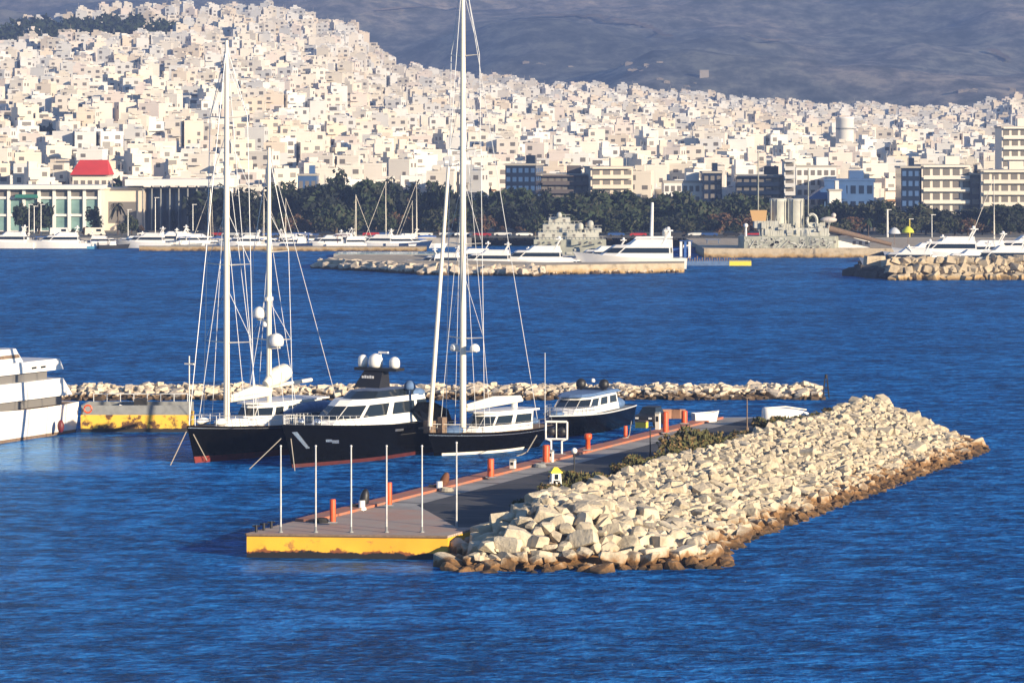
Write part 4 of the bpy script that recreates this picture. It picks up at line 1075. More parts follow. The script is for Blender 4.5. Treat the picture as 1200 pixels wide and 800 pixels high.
TP = {'pine': [tree_proto('pine', 200 + k) for k in range(4)], 'cypress': [tree_proto('cypress', 210 + k) for k in range(3)], 'palm': [tree_proto('palm', 220 + k) for k in range(2)]}
CROWN = {'pine': ('pine', 'olive'), 'dark': ('cypress', 'pine'), 'olive': ('olive', 'pine'), 'rust': ('rust', 'olive')}
HUE = {'pine': 'deep green', 'dark': 'blackish green', 'olive': 'grey-green', 'rust': 'russet brown'}
TREES = []
def tree(u, v, d, kind, hue, where, group='trees behind the far quay', zbase=None, wide=1.0):
    """tree whose top shows at pixel row v, standing d metres out"""
    zb_ = zbase if zbase is not None else zland(XD(u, d), d); h = ZV(v, d) - zb_
    k = len(TREES); me, tm = TP[kind][k % len(TP[kind])]
    name = {'pine': 'tree', 'cypress': 'cypress_tree', 'palm': 'palm_tree'}[kind]
    t = bpy.data.objects.new(name, None); C.objects.link(t); t.location = (XD(u, d), d, zb_); t.rotation_euler = (0, 0, k * 1.7)
    hgt = {'pine': 1.22, 'cypress': 1.95, 'palm': 1.8}[kind]; s = h / hgt
    for nm, mm in (('crown', me), ('trunk', tm)):
        o = bpy.data.objects.new(nm, mm); C.objects.link(o); o.parent = t; o.scale = (s * wide, s * wide, s)
        if nm == 'crown':
            for i, q in enumerate(CROWN[hue]): o.material_slots[i].link = 'OBJECT'; o.material_slots[i].material = M[q]
    TREES.append([t, u, v, h, kind, hue, where, group])
rt = random.Random(11)
W_ = lambda u: ('beside the glass pavilion' if u < 115 else 'in front of the beige wall' if u < 170 else 'before the dark colonnade' if u < 250 else 'by the black ketch main mast' if u < 300 else
    'under the small blue house' if u < 385 else 'in the dark grove' if u < 500 else 'behind the tallest mast' if u < 570 else 'below the dark blue tower' if u < 640 else 'behind the grey tiered warship' if u < 720 else
    'behind the white mast boat' if u < 810 else 'below the black glass offices' if u < 880 else 'beside the twin funnels' if u < 960 else 'below the blue panelled hall' if u < 1050 else 'below the balcony block' if u < 1130 else 'under the tall right hand flats')
# solitary ones left
for u, v, d, k, h, wd in ((32, 232, 880, 'pine', 'dark', .85), (46, 230, 882, 'pine', 'dark', .9), (110, 234, 880, 'cypress', 'dark', 1.3), (138, 234, 872, 'palm', 'olive', .7), (154, 246, 872, 'pine', 'pine', .6), (143, 258, 868, 'pine', 'olive', .8), (165, 262, 868, 'pine', 'rust', .8), (100, 264, 866, 'pine', 'rust', .7), (86, 266, 866, 'pine', 'olive', .6)):
    tree(u, v, d, k, h, W_(u), wide=wd)
for u, v in ((245, 212), (258, 216), (284, 208), (300, 214), (276, 232), (296, 238), (228, 240), (205, 246)):
    tree(u + rt.uniform(-3, 3), v, rt.uniform(880, 915), rt.choice(('cypress', 'pine')), 'dark', W_(u), wide=1.15)
u = 326.0
while u < 520:      # the dark grove
    tree(u, rt.uniform(198, 220), rt.uniform(900, 935), rt.choice(('cypress', 'cypress', 'pine')), rt.choice(('dark', 'dark', 'pine')), W_(u), wide=rt.uniform(.9, 1.15)); u += rt.uniform(6, 10)
u = 322.0
while u < 530:
    tree(u, rt.uniform(232, 252), rt.uniform(866, 890), 'pine', rt.choice(('pine', 'olive', 'rust', 'olive')), W_(u), wide=rt.uniform(.9, 1.3)); u += rt.uniform(12, 18)
u = 524.0
while u < 735:
    tree(u, rt.uniform(206, 236), rt.uniform(885, 930), rt.choice(('pine', 'pine', 'cypress')), rt.choice(('dark', 'dark', 'pine')), W_(u), wide=rt.uniform(.95, 1.3)); u += rt.uniform(9, 14)
u = 534.0
while u < 735:
    tree(u, rt.uniform(244, 264), rt.uniform(862, 880), 'pine', rt.choice(('dark', 'pine', 'rust')), W_(u), wide=rt.uniform(1, 1.4)); u += rt.uniform(15, 22)
u = 722.0
while u < 885:
    tree(u, rt.uniform(214, 234), rt.uniform(890, 930), rt.choice(('pine', 'pine', 'cypress')), rt.choice(('pine', 'dark', 'pine')), W_(u), wide=rt.uniform(1.0, 1.25)); u += rt.uniform(9, 13)
u = 726.0
while u < 880:
    tree(u, rt.uniform(238, 258), rt.uniform(862, 884), 'pine', rt.choice(('pine', 'rust', 'olive', 'dark')), W_(u), wide=rt.uniform(1.0, 1.3)); u += rt.uniform(11, 17)
u = 948.0
while u < 1215:
    tree(u, rt.uniform(226, 246) + (6 if u > 1060 else 0), rt.uniform(880, 920), 'pine', rt.choice(('pine', 'dark', 'olive')), W_(u), wide=rt.uniform(1.0, 1.3)); u += rt.uniform(9, 14)
u = 965.0
while u < 1210:
    tree(u, rt.uniform(246, 262), rt.uniform(858, 876), rt.choice(('pine', 'pine', 'palm')) if u < 1060 else 'pine', rt.choice(('pine', 'rust', 'olive')), W_(u), wide=rt.uniform(1.0, 1.35)); u += rt.uniform(13, 20)
for (t, *_r) in TREES: pass
def label_trees():
    KW = {'pine': 'bushy', 'cypress': 'narrow', 'palm': 'palm'}
    groups = {}
    for e in TREES:
        t, u, v, h, kind, hue, where, g = e
        size = 'tall' if h > 13.5 else 'mid-height' if h > 9 else 'low'
        base = f'{size} {HUE[hue]} {KW[kind]}' + ('' if kind == 'palm' else ' tree')
        groups.setdefault((base, where), []).append(e)
    for (base, where), es in groups.items():
        es.sort(key=lambda e: e[1]); n = len(es)
        for i, e in enumerate(es):
            pos = '' if n == 1 else ('leftmost ' if i == 0 else 'rightmost ' if i == n - 1 else {1: 'second ', 2: 'third ', 3: 'fourth ', 4: 'fifth ', 5: 'sixth ', 6: 'seventh ', 7: 'eighth '}.get(i, f'{i + 1}th '))
            tail = '' if n == 1 or i in (0, n - 1) else ' from left'
            tag(e[0], pos + base + ' ' + where + tail, 'tree', e[7])
label_trees()

# ------------------------------------------------------------------ landmark buildings of the waterfront, with parts
WALL = {'white': (.80, .78, .74), 'cream': (.79, .73, .64), 'sand': (.74, .64, .52), 'pink': (.76, .67, .60), 'grey': (.64, .63, .61), 'buff': (.76, .69, .58)}
WM = {k: mat('plaster_' + k, c, .85, var=.10, scale=.12) for k, c in WALL.items()}
M['win'] = mat('dim_window', (.17, .155, .14), .5)
M['awn'] = mat('ochre_awning', (.36, .20, .10), .8)
M['roofg'] = mat('roof_screed', (.42, .39, .34), .9)
M['panelb'] = mat('blue_cladding', (.055, .12, .27), .4, var=.2, scale=.3)
M['navy'] = mat('navy_curtain_wall', (.010, .020, .05), .15, var=.4, scale=.25)
M['roofred'] = mat('red_roof', (.62, .045, .035), .7, var=.2, scale=.2)
def block(name, lab, cat, u0, u1, vt, d, dep, wall, floors, bays, style='window', zb_=None, yaw=0.0, group=None, winm=None):
    x0, x1 = XD(u0, d), XD(u1, d); zb0 = zb_ if zb_ is not None else zland((x0 + x1) / 2, d); H_ = ZV(vt, d) - zb0; W = x1 - x0
    t = thing(name, lab, cat, ((x0 + x1) / 2, d, zb0), yaw, group)
    b = MB(); b.box((0, dep / 2, -4), (W, dep, H_ + 4)); b.build('wall', wall, t)
    b = MB(); b.box((0, dep / 2, H_), (W + .5, dep + .5, .5)); rf = b.build('roof', M['roofg'] if style != 'hall' else wall, t)
    b = MB(); b.box((W * .2, dep * .6, H_ + .5), (min(4, W * .3), 3, 2.3)); b.build('stair_head', wall, rf)
    fh = H_ / floors; bw_ = W / bays
    for f in range(floors):
        zf = f * fh
        if style == 'balcony':
            b = MB(); b.box((0, -.75, zf + fh - .22), (W * .94, 1.5, .22)); bl_ = b.build('balcony', wall, t)
            b = MB(); b.box((0, -1.46, zf + fh), (W * .94, .07, .85)) if f < floors - 1 else b.box((0, -1.46, zf + fh), (W * .94, .07, .3)); b.build('parapet', wall, bl_)
        for k in range(bays):
            x = -W / 2 + (k + .5) * bw_; b = MB()
            b.box((x, -.03, zf + fh * .18), (bw_ * (.62 if style != 'balcony' else .7), .06, fh * (.52 if style != 'balcony' else .6))); b.build('window', winm or M['win'], t)
        for k in range(max(1, int(dep / 4))):
            b = MB(); b.box((W / 2 + .03, 2 + k * 4, zf + fh * .25), (.06, 1.6, fh * .45)); b.build('window', winm or M['win'], t)
    return t, W, H_
# glass pavilion
d = 905; t = thing('glass_pavilion', 'low white framed pavilion with tall greenish glass panes at the far left', 'pavilion', (XD(55, d), d, QZ))
wd = XD(116, d) - XD(-8, d); x0 = -wd / 2 - .6
M['pane'] = mat('pale_green_glass', (.22, .36, .34), .15, var=.4, scale=.3)
b = MB(); b.box((0, 6, -1), (wd, 12, 12.2)); b.build('wall', WM['grey'], t)
b = MB(); b.box((0, 5, 11.2), (wd + 1.5, 15, 1.1)); b.build('roof', WM['white'], t)
for k in range(8):
    x = -wd / 2 + wd * k / 7; b = MB(); b.box((x, -.5, -1), (.8, 1.0, 12.2)); b.build('column', WM['white'], t)
for z in (4.0, 8.6): b = MB(); b.box((0, -.35, z), (wd, .7, .6)); b.build('transom', WM['white'], t)
for k in range(7):
    for (za, zb_, mm) in ((.3, 3.9, 'pane'), (4.7, 8.5, 'pane'), (9.3, 11.1, 'win')):
        b = MB(); b.box((-wd / 2 + wd * (k + .5) / 7, -.06, za), (wd / 7 - .9, .12, zb_ - za)); b.build('pane', M[mm], t)
b = MB(); b.box((-5.2, -1.2, 8.9), (6.2, 2.4, .9), 0, 0, .9); b.build('awning', mat('green_awning', (.02, .16, .12), .7), t)
t, W, Hh = block('beige_hall', 'blank beige hall wall right of the glass pavilion', 'hall', 117, 170, 222, 915, 14, WM['sand'], 1, 1, 'hall')
# colonnade with flat roof
d = 915; t = thing('colonnade_hall', 'dark glazed hall under a long flat white roof left of the main mast', 'hall', (XD(210, d), d, QZ)); wd = XD(252, d) - XD(168, d)
b = MB(); b.box((0, 7, -1), (wd, 10, 12.5)); b.build('wall', M['navy'], t)
b = MB(); b.box((-1.5, 4, 12.0), (wd + 6, 16, 1.7)); b.build('roof', WM['white'], t)
for k in range(9): b = MB(); b.tube([(-wd / 2 + wd * k / 8, -1.5, -.5), (-wd / 2 + wd * k / 8, -1.5, 12)], .22, 8); b.build('column', M['grey'], t)
# red roof building
t, W, Hh = block('red_roofed_house', 'house with broad bright red roof above the glass pavilion', 'house', 85, 126, 207, 990, 12, WM['cream'], 3, 5)
b = MB(); b.prism([(-W / 2 - .6, -1.5), (W / 2 + .6, -1.5), (W / 2 + .6, 12), (-W / 2 - .6, 12)], Hh + .5, Hh + 4.8, 0, [(-W / 2 + 1.5, 4.5), (W / 2 - .6, 4.5), (W / 2 - .6, 7), (-W / 2 + 1.5, 7)]); b.build('red_roof', M['roofred'], t)
block('blue_house', 'small bright blue house at the left edge of the dark grove', 'house', 349, 371, 206, 945, 10, M['panelb'], 3, 3)
block('dark_tower', 'dark blue office tower right of the tallest mast', 'office block', 592, 628, 194, 945, 16, M['navy'], 7, 5, 'window', None, R(-8), None, M['panelb'])
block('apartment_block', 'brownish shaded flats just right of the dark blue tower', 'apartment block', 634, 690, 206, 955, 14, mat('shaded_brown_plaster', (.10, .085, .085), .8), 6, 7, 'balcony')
block('apartment_block', 'cream five-storey flats with balconies above the grey tiered warship', 'apartment block', 692, 742, 197, 950, 14, WM['sand'], 6, 4, 'balcony', None, R(6))
block('long_white_block', 'long low white block above the trees right of the cream flats', 'apartment block', 778, 828, 214, 955, 12, WM['white'], 4, 7)
block('dark_tower', 'dark blue slab tower left of the black glass offices', 'office block', 824, 846, 203, 950, 14, M['navy'], 6, 3, 'window', None, 0, None, M['win'])
block('glass_offices', 'black glass office block with pale floor lines behind the twin funnels', 'office block', 862, 922, 207, 945, 16, M['navy'], 6, 7, 'balcony', None, R(-4), None, M['win'])
block('stacked_tower', 'slim tower with dark stacked floor slabs beside the black glass offices', 'tower', 919, 932, 189, 942, 8, WM['grey'], 8, 1, 'balcony')
block('white_block', 'plain bright white block right of the slim stacked tower', 'apartment block', 933, 980, 196, 955, 12, WM['white'], 6, 6)
t, W, Hh = block('blue_hall', 'blue panelled hall with sloping blue roof above the trees', 'hall', 966, 1024, 212, 940, 14, M['panelb'], 3, 6, 'hall', None, 0, None, M['navy'])
b = MB(); b.prism([(-W / 2 - 5, -2), (-W / 2 + 6, -2), (-W / 2 + 6, 8), (-W / 2 - 5, 8)], Hh - 5, Hh - 1, 0, [(-W / 2 + 1, 0), (-W / 2 + 6, 0), (-W / 2 + 6, 6), (-W / 2 + 1, 6)]); b.build('lean_to_roof', M['panelb'], t)
block('white_cube_house', 'small white cube house with one window before the blue hall', 'house', 972, 986, 224, 930, 6, WM['white'], 1, 1)
block('blue_glass_tower', 'blue glass tower at the left end of the balcony flats', 'office block', 1056, 1078, 197, 945, 14, M['navy'], 6, 3, 'window', None, 0, None, M['panelb'])
block('apartment_block', 'white flats with shaded balconies between blue glass tower and navy strip', 'apartment block', 1080, 1138, 195, 950, 16, WM['cream'], 5, 5, 'balcony')
block('navy_stair_tower', 'narrow navy stair tower left of the tall right hand flats', 'tower', 1137, 1150, 205, 948, 10, M['navy'], 5, 1)
block('apartment_block', 'tall cream flats with balconies at the right edge of the waterfront', 'apartment block', 1150, 1216, 201, 945, 16, WM['buff'], 5, 6, 'balcony')
block('apartment_block', 'upper cream tower set back behind the tall right hand flats', 'apartment block', 1174, 1215, 150, 985, 14, WM['cream'], 9, 4, 'balcony')
# round water tower like block
d = 1330; z_ = zland(XD(990, d), d); t = thing('round_tower', 'round white drum building standing out among the houses at upper right', 'tower', (XD(990, d), d, z_))
b = MB(); b.lathe([(3.5, -5), (3.5, ZV(140, d) - z_), (3.65, ZV(139.5, d) - z_), (3.65, ZV(137.5, d) - z_), (.01, ZV(137, d) - z_)], (0, 0, 0), 24); b.build('drum', WM['white'], t)
b = MB(); b.lathe([(3.56, ZV(152, d) - z_), (3.56, ZV(150, d) - z_)], (0, 0, 0), 24); b.build('window_band', M['grey'], t)
block('cube_house', 'lone pale cube building on the mountain foot above the town edge', 'house', 0, 1, 0, 1000, 1, WM['pink'], 1, 1) if False else None

# ------------------------------------------------------------------ boats of the marina
M['hullw'] = M['white']; M['hulln'] = mat('navy_gelcoat', (.012, .03, .09), .2); M['hullt'] = mat('pale_blue_gelcoat', (.10, .32, .50), .3)
def cruiser_proto(L):
    B = L * .27; H = Hull(L, B, L * .16, L * .105, L * .09, .1, L * .115, 2.4, .9); parts = []
    hm = H.shell(-.4, None, n=16, rows=4, deck=True).mesh('cruiser_hull', M['white'])
    z = L * .10; o0 = sym([(L * .82, 0), (L * .79, B * .18), (L * .66, B * .36), (L * .14, B * .42), (L * .12, 0)]); o1 = sym([(L * .64, 0), (L * .62, B * .16), (L * .52, B * .30), (L * .15, B * .36), (L * .13, 0)])
    z1 = z + L * .12
    cb = house(o0, z, o1, z1).mesh('cruiser_cabin', M['white']); wn = band(o0, z, o1, z1, z + L * .05, z + L * .095, .03).mesh('cruiser_window', M['glass'])
    o2 = sym([(L * .54, 0), (L * .5, B * .28), (L * .16, B * .33), (L * .14, 0)]); o3 = sym([(L * .46, 0), (L * .44, B * .24), (L * .17, B * .3), (L * .15, 0)])
    b = house(o2, z1, o3, z1 + L * .05); b.tube([(L * .22, -B * .3, z1), (L * .15, -B * .28, z1 + L * .12), (L * .15, B * .28, z1 + L * .12), (L * .22, B * .3, z1)], L * .008, 6); b.box((L * .16, 0, z1 + L * .12), (L * .08, B * .5, L * .012)); b.dome((L * .16, 0, z1 + L * .132), L * .018, L * .01)
    fb = b.mesh('cruiser_flybridge', M['white'])
    wl = H.shell(-.3, .16, .015, n=16, rows=2).mesh('cruiser_stripe', M['hulln'])
    return [('hull', hm), ('boot_stripe', wl), ('cabin', cb), ('window', wn), ('flybridge', fb)]
def sail_proto(L):
    B = L * .28; H = Hull(L, B, L * .11, L * .085, L * .1, L * .06, L * .085, 2.3, .7)
    hm = H.shell(-.4, None, n=14, rows=4, deck=True).mesh('sail_hull', M['white'])
    z = L * .08; o0 = sym([(L * .66, 0), (L * .62, B * .2), (L * .3, B * .28), (L * .28, 0)]); o1 = sym([(L * .58, 0), (L * .55, B * .15), (L * .31, B * .22), (L * .3, 0)])
    cb = house(o0, z, o1, z + L * .05).mesh('sail_cabin', M['white']); wn = band(o0, z, o1, z + L * .05, z + L * .018, z + L * .038, .02).mesh('sail_window', M['glass'])
    b = MB(); b.tube([(L * .56, 0, z), (L * .56, 0, L * 1.2)], [.09, .06], 6); b.tube([(L * .56, 0, z + L * .1), (L * .2, 0, z + L * .11)], .1, 6)
    for s_ in (-1, 1): b.tube([(L * .55, s_ * B * .45, z), (L * .56, s_ * B * .3, L * .75), (L * .56, 0, L * 1.18)], .035, 4)
    b.tube([(L * .98, 0, z), (L * .56, 0, L * 1.18)], .045, 4); ms = b.mesh('sail_mast', M['mast'])
    b = MB(); b.tube([(L * .55, 0, z + L * .115), (L * .4, 0, z + L * .135), (L * .2, 0, z + L * .12)], [.16, .24, .14], 6); cv = b.mesh('sail_cover', M['bluec'])
    return [('hull', hm), ('cabin', cb), ('window', wn), ('mast', ms), ('sail_cover', cv)]
def launch_proto(L):
    B = L * .34; H = Hull(L, B, L * .16, L * .12, L * .1, .05, L * .12, 2.0, .85)
    hm = H.shell(-.3, None, n=12, rows=3, deck=True).mesh('launch_hull', M['white'])
    b = MB(); b.box((L * .45, 0, L * .11), (L * .22, B * .5, L * .12), 0, 0, .75); cb = b.mesh('launch_console', M['white'])
    b = MB(); b.box((L * .45, 0, L * .34), (L * .4, B * .8, .08)); 
    for x in (.3, .6):
        for s_ in (-1, 1): b.tube([(L * x, s_ * B * .3, L * .1), (L * x, s_ * B * .33, L * .34)], .04, 4)
    tp = b.mesh('launch_canopy', M['bluec']); b = MB(); b.box((-.1, 0, .0), (.5, .4, L * .2), 0, 0, .7); en = b.mesh('launch_outboard', M['blackm'])
    return [('hull', hm), ('console', cb), ('canopy', tp), ('outboard', en)]
BP = {'cruiser': cruiser_proto(16), 'sail': sail_proto(11), 'launch': launch_proto(7)}
BN = {'cruiser': 'motor_cruiser', 'sail': 'sailing_boat', 'launch': 'launch'}
BC = {'cruiser': 'motor cruiser', 'sail': 'sailing boat', 'launch': 'small boat'}
def boat(kind, u, v, L, yaw, lab, hm=None, z=0.0, cover=None):
    v = shift(u, v); z = 0.0; L *= (1.1 if u < 165 else 1.35) if u < 500 else 1.0
    p = P(u, v, z); t = thing(BN[kind], lab, BC[kind], (p.x, p.y, z), yaw, 'boats moored in the far marina'); ref = {'cruiser': 16, 'sail': 11, 'launch': 7}[kind]; s = L / ref
    dx = -L * .5
    for nm, me in BP[kind]:
        o = bpy.data.objects.new(nm, me); C.objects.link(o); o.parent = t; o.scale = (s,) * 3; o.location = (dx, 0, 0)
        if nm == 'hull' and hm: o.material_slots[0].link = 'OBJECT'; o.material_slots[0].material = hm
        if nm in ('sail_cover', 'canopy') and cover: o.material_slots[0].link = 'OBJECT'; o.material_slots[0].material = cover
    return t
PI = math.pi
def shift(u, v):
    if 500 < u < 790 and v != 310: return 316.2 if u < 560 else 316.0
    if u > 1040: return 317.5 if v > 300 else 308.0
    if u < 500 and v == 283: return 289.9
    if 500 < u < 790 and v == 310: return 312.5
    if u < 165: return 291.6
    if u < 500: return 291.2 if v > 286.5 else 290.4
    return v
boat('cruiser', 4, 289, 14, PI * .98, 'white motor cruiser bow cut by the left frame edge at the far quay')
boat('launch', 34, 289, 7.5, .2, 'navy launch with dark cover in front of the pavilion trees', M['hulln'], 0, M['hulln'])
boat('cruiser', 66, 289, 13.5, PI + .1, 'broad white motor cruiser in front of the glass pavilion')
boat('cruiser', 92, 289, 8, .1, 'short white motor cruiser stern to stern with the broad one')
boat('launch', 112, 288.5, 5, 0, 'small pale blue launch beside the dark inflatable', M['hullt'])
boat('launch', 134, 289, 7, .25, 'black inflatable launch below the palm tree', M['blackm'], 0, M['blackm'])
boat('cruiser', 168, 290, 10.5, PI - .1, 'white motor cruiser left of the rocky quay corner')
boat('cruiser', 194, 284, 11, PI, 'white motor cruiser with large side windows before the colonnade', None, 1.2)
boat('cruiser', 228, 286, 9.5, .15, 'white motor cruiser by the colonnade end', None, 1.2)
boat('launch', 218, 289, 6, .2, 'grey launch before the two colonnade cruisers', M['grey'], 1.0)
boat('sail', 250, 286, 9, PI * .9, 'white sailing boat with blue cover close left of the main mast', None, 1.0)
boat('cruiser', 284, 288, 9, PI, 'white motor cruiser between the two ketch masts', None, 1.2)
boat('sail', 306, 287, 8.5, .2, 'white sailing boat half hidden by the mizzen mast', None, 1.2)
boat('cruiser', 340, 288, 8, PI + .2, 'white motor cruiser right of the mizzen mast', None, 1.2)
boat('launch', 356, 289, 8, .1, 'dark hulled launch right of the mizzen mast', M['hulln'], 1.2)
boat('cruiser', 380, 289, 9, PI, 'white motor cruiser under the brown grove bushes', None, 1.2)
boat('launch', 404, 288, 7, .2, 'white launch with maroon canopy below the grove', None, 1.2, M['maroon'])
boat('cruiser', 424, 289, 8, .1, 'white motor cruiser in the middle of the grove shore', None, 1.2)
boat('cruiser', 438, 289, 9.5, PI - .2, 'white motor cruiser left of the turquoise pool', None, 1.2)
boat('sail', 456, 288, 10, PI, 'white sailing boat with tan cover behind the pool', None, 1.2, M['brown'])
boat('cruiser', 478, 287, 9, .15, 'motor cruiser with dark hull behind the pool', M['hulln'], 1.2)
boat('sail', 492, 285, 10, PI + .1, 'white sailing boat rightmost behind the pool', None, 1.2)
boat('cruiser', 512, 304, 13, PI * .95, 'white motor cruiser behind the foresail at the mole')
boat('cruiser', 533, 296, 12, .1, 'white motor cruiser behind the tallest mast')
boat('cruiser', 566, 308, 15, PI - .1, 'slim white motor cruiser right of the tallest mast at the mole')
boat('launch', 588, 307, 8, .1, 'white launch with blue canopy before the mole cruisers')
boat('cruiser', 620, 309.5, 18, PI, 'large white motor cruiser with arched windows in front of the grey tiered warship')
boat('cruiser', 672, 309, 9, 0.05, 'low white motor cruiser bow to bow with the arched one')
boat('cruiser', 738, 311, 23, PI, 'largest white motor yacht alongside the mole below the white mast boat')
boat('launch', 806, 296, 8, 0, 'blue covered launch right of the white mast boat', M['bluec'], 0, M['bluec'])
boat('launch', 833, 296, 9, PI, 'navy covered launch below the dark trees', M['hulln'], 0, M['bluegrey'])
boat('cruiser', 1056, 306, 17, PI * .96, 'white motor cruiser nearest the breakwater tip')
boat('cruiser', 1092, 303, 14, .12, 'white motor cruiser with tall flybridge second from the breakwater tip')
boat('cruiser', 1102, 294, 21, PI, 'white motor cruiser behind the second one near the umbrellas')
boat('cruiser', 1128, 305, 16, PI + .1, 'white motor cruiser with black window stripe at mid breakwater', M['white'])
boat('cruiser', 1165, 303, 19, PI, 'long white motor cruiser under the tall right mast')
boat('sail', 1170, 294, 15.5, PI * .97, 'white sailing boat with the tall thick mast at far right')
boat('cruiser', 1198, 305, 13, .1, 'white motor cruiser cut by the right frame edge')
boat('cruiser', 1192, 292, 22, PI, 'big white motor cruiser behind the one cut by the right edge')
boat('launch', 1112, 300, 7, PI, 'white launch with red canopy among the breakwater cruisers', None, 0, M['orange'])
for k_, u_, L_, y_, lab_ in [('cruiser', 18, 8.7, 3.32, 'back row white motor cruiser beside the left frame edge'), ('launch', 50, 6.9, 0.2, 'back row open white launch under the pavilion glass'), ('cruiser', 80, 9.2, 0.09, 'back row white motor cruiser under the pavilion glass'), ('cruiser', 125, 9.7, -0.08, 'back row white motor cruiser under the beige hall'), ('cruiser', 150, 9.5, 3.17, 'second back row white motor cruiser under the beige hall'), ('launch', 180, 6.1, 0.14, 'back row open white launch under the colonnade'), ('cruiser', 208, 7.9, 0.25, 'back row white motor cruiser under the colonnade'), ('cruiser', 240, 9.2, 0.16, 'back row white sailing boat under the colonnade'), ('cruiser', 262, 6.8, 2.92, 'back row white motor cruiser by the ketch main mast'), ('launch', 296, 5.0, -0.17, 'back row open white launch by the ketch mizzen mast'), ('cruiser', 318, 7.3, 0.22, 'back row white motor cruiser by the ketch mizzen mast'), ('sail', 332, 7.5, 0.02, 'back row white sailing boat below the left grove'), ('cruiser', 348, 8.9, -0.19, 'back row white motor cruiser below the left grove'), ('launch', 366, 6.9, 0.28, 'back row open white launch below the left grove'), ('cruiser', 392, 9.6, 2.85, 'second back row white motor cruiser below the left grove'), ('sail', 414, 8.0, -0.14, 'back row white sailing boat below the middle grove'), ('cruiser', 432, 7.7, 0.06, 'back row white motor cruiser below the middle grove'), ('launch', 448, 6.4, -0.11, 'back row open white launch below the middle grove'), ('cruiser', 468, 9.4, 3.26, 'back row white motor cruiser below the right grove'), ('sail', 486, 7.1, 3.26, 'back row white sailing boat below the right grove')]:
    BACK = True; boat(k_, u_, 283, L_, y_, lab_)
for u_, L_, lab_ in ((545, 14, 'white motor cruiser in the second row right of the tallest mast'), (598, 11, 'white motor cruiser second row left of the grey tiered warship'), (700, 16, 'white motor cruiser second row between warship and largest yacht')): boat('cruiser', u_, 310, L_, PI, lab_)
for u_, L_, lab_ in ((1075, 16, 'white motor cruiser back row by the sunshades'), (1142, 18, 'white motor cruiser back row left of the tall right mast'), (1182, 15, 'white motor cruiser back row right of the tall right mast')): boat('cruiser', u_, 290, L_, PI, lab_)
# white pilot boat with tall mast
t = thing('pilot_boat', 'white boxy boat with tall thick white mast behind the largest yacht', 'boat', (*pxy(770, 311), 0))
H = Hull(11, 4.4, 2.0, 1.6, 1, .2, 1.6, 2.3, .9); o = H.shell(-.3, None, n=14, rows=4, deck=True).build('hull', M['hulln'], t); o.location = (-4.5, 0, 0)
b = MB(); b.box((-.3, 0, 1.5), (7.2, 3.4, 4.0), 0, 0, .97); b.build('superstructure', M['white'], t)
b = MB(); b.tube([(-5.4, -1.6, 4.6), (-4.4, -1.6, 5.9), (3.2, -1.6, 5.9)], .3, 8); b.build('boarding_rail', M['white'], t)
b = MB(); b.tube([(-1.2, 0, 5.4), (-1.0, 0, 13.2)], [.42, .3], 10); b.build('mast', M['white'], t)
b = MB(); b.dome((2.0, 0, 5.4), .9, 1.6); b.build('funnel', M['cream'], t)
for k in range(3): b = MB(); b.box((5.0 + k * .9, -.5, 1.6), (.5, .5, 3.4)); b.build('fender_post', M['bluec'] if k % 2 else M['white'], t)
# ------------------------------------------------------------------ grey museum warships
M['navygrey'] = mat('warship_grey', (.36, .37, .31), .7, var=.35, scale=.5)
M['navygrey2'] = mat('warship_light_grey', (.52, .52, .46), .7, var=.3, scale=.4)
t = thing('warship', 'grey tiered warship seen end on between mole and dark trees', 'warship', (*pxy(668, 308), 0))
b = MB(); b.prism([(-8.6, -2), (8.6, -2), (8.6, 14), (-8.6, 14)], -1, 3.4, 0, [(-8.2, -1.5), (8.2, -1.5), (8.2, 14), (-8.2, 14)]); b.build('hull', M['navygrey'], t)
for (x, wd, z, hh, yy, mm) in ((0, 15.5, 3.4, 1.6, 0, 'navygrey'), (-.3, 13.0, 5.0, 1.5, .8, 'navygrey2'), (-1.6, 8.4, 6.5, 1.7, 1.6, 'navygrey2'), (-2.2, 4.6, 8.2, 1.4, 2.4, 'navygrey2'), (5.0, 3.6, 6.5, .8, 1.0, 'navygrey2')):
    b = MB(); b.box((x, yy + 4, z), (wd, 8, hh)); dk = b.build('deckhouse', M[mm], t)
    b = MB()
    for k in range(int(wd / .8)): b.box((x - wd / 2 + .4 + k * .8, yy - .12, z + hh), (.07, .07, .7))
    b.box((x, yy - .12, z + hh + .66), (wd, .07, .07)); b.build('railing', M['navygrey2'], dk)
    for k in range(max(1, int(wd / 2.2))):
        b = MB(); b.box((x - wd / 2 + 1.1 + k * 2.2, yy - .03, z + hh * .35), (.55, .06, .6)); b.build('porthole', M['win'], dk)
for (x, z, r, h) in ((-2.3, 9.6, .55, .7), (2.2, 6.9, .7, 1.0), (4.4, 7.3, .7, 1.1), (-5.2, 5.2, .6, .9)): b = MB(); b.dome((x, 1.5, z), r, h); b.build('gun_director', M['navygrey2'], t)
for x in (-6, -3.2, 3.0, 6.0): b = MB(); b.tube([(x, -.8, 4.2), (x + .6, -3.4, 4.6)], .16, 8); b.build('gun_barrel', M['navygrey'], t)
b = MB()
for k in range(9): b.box((-7 + k * 1.7, -1.85, 1.2 + (k % 3) * .7), (1.2, .1, .5))
b.build('hull_fitting', M['navygrey2'], t)
t = thing('warship', 'grey museum warship with twin round funnels and long sloping boom', 'warship', (*pxy(925, 302), 0)); xs = lambda u: (u - 925) * 764 / F
b = MB(); b.prism([(xs(872), 0), (xs(978), 0), (xs(984), 3), (xs(978), 12), (xs(872), 12), (xs(866), 3)], -1, 4.8, 0); b.build('hull', M['navygrey'], t)
for k in range(16): b = MB(); b.box((xs(878) + k * 1.28, -.03, 2.2 + (k % 2) * 1.1), (.5, .07, .5)); b.build('porthole', M['win'], t)
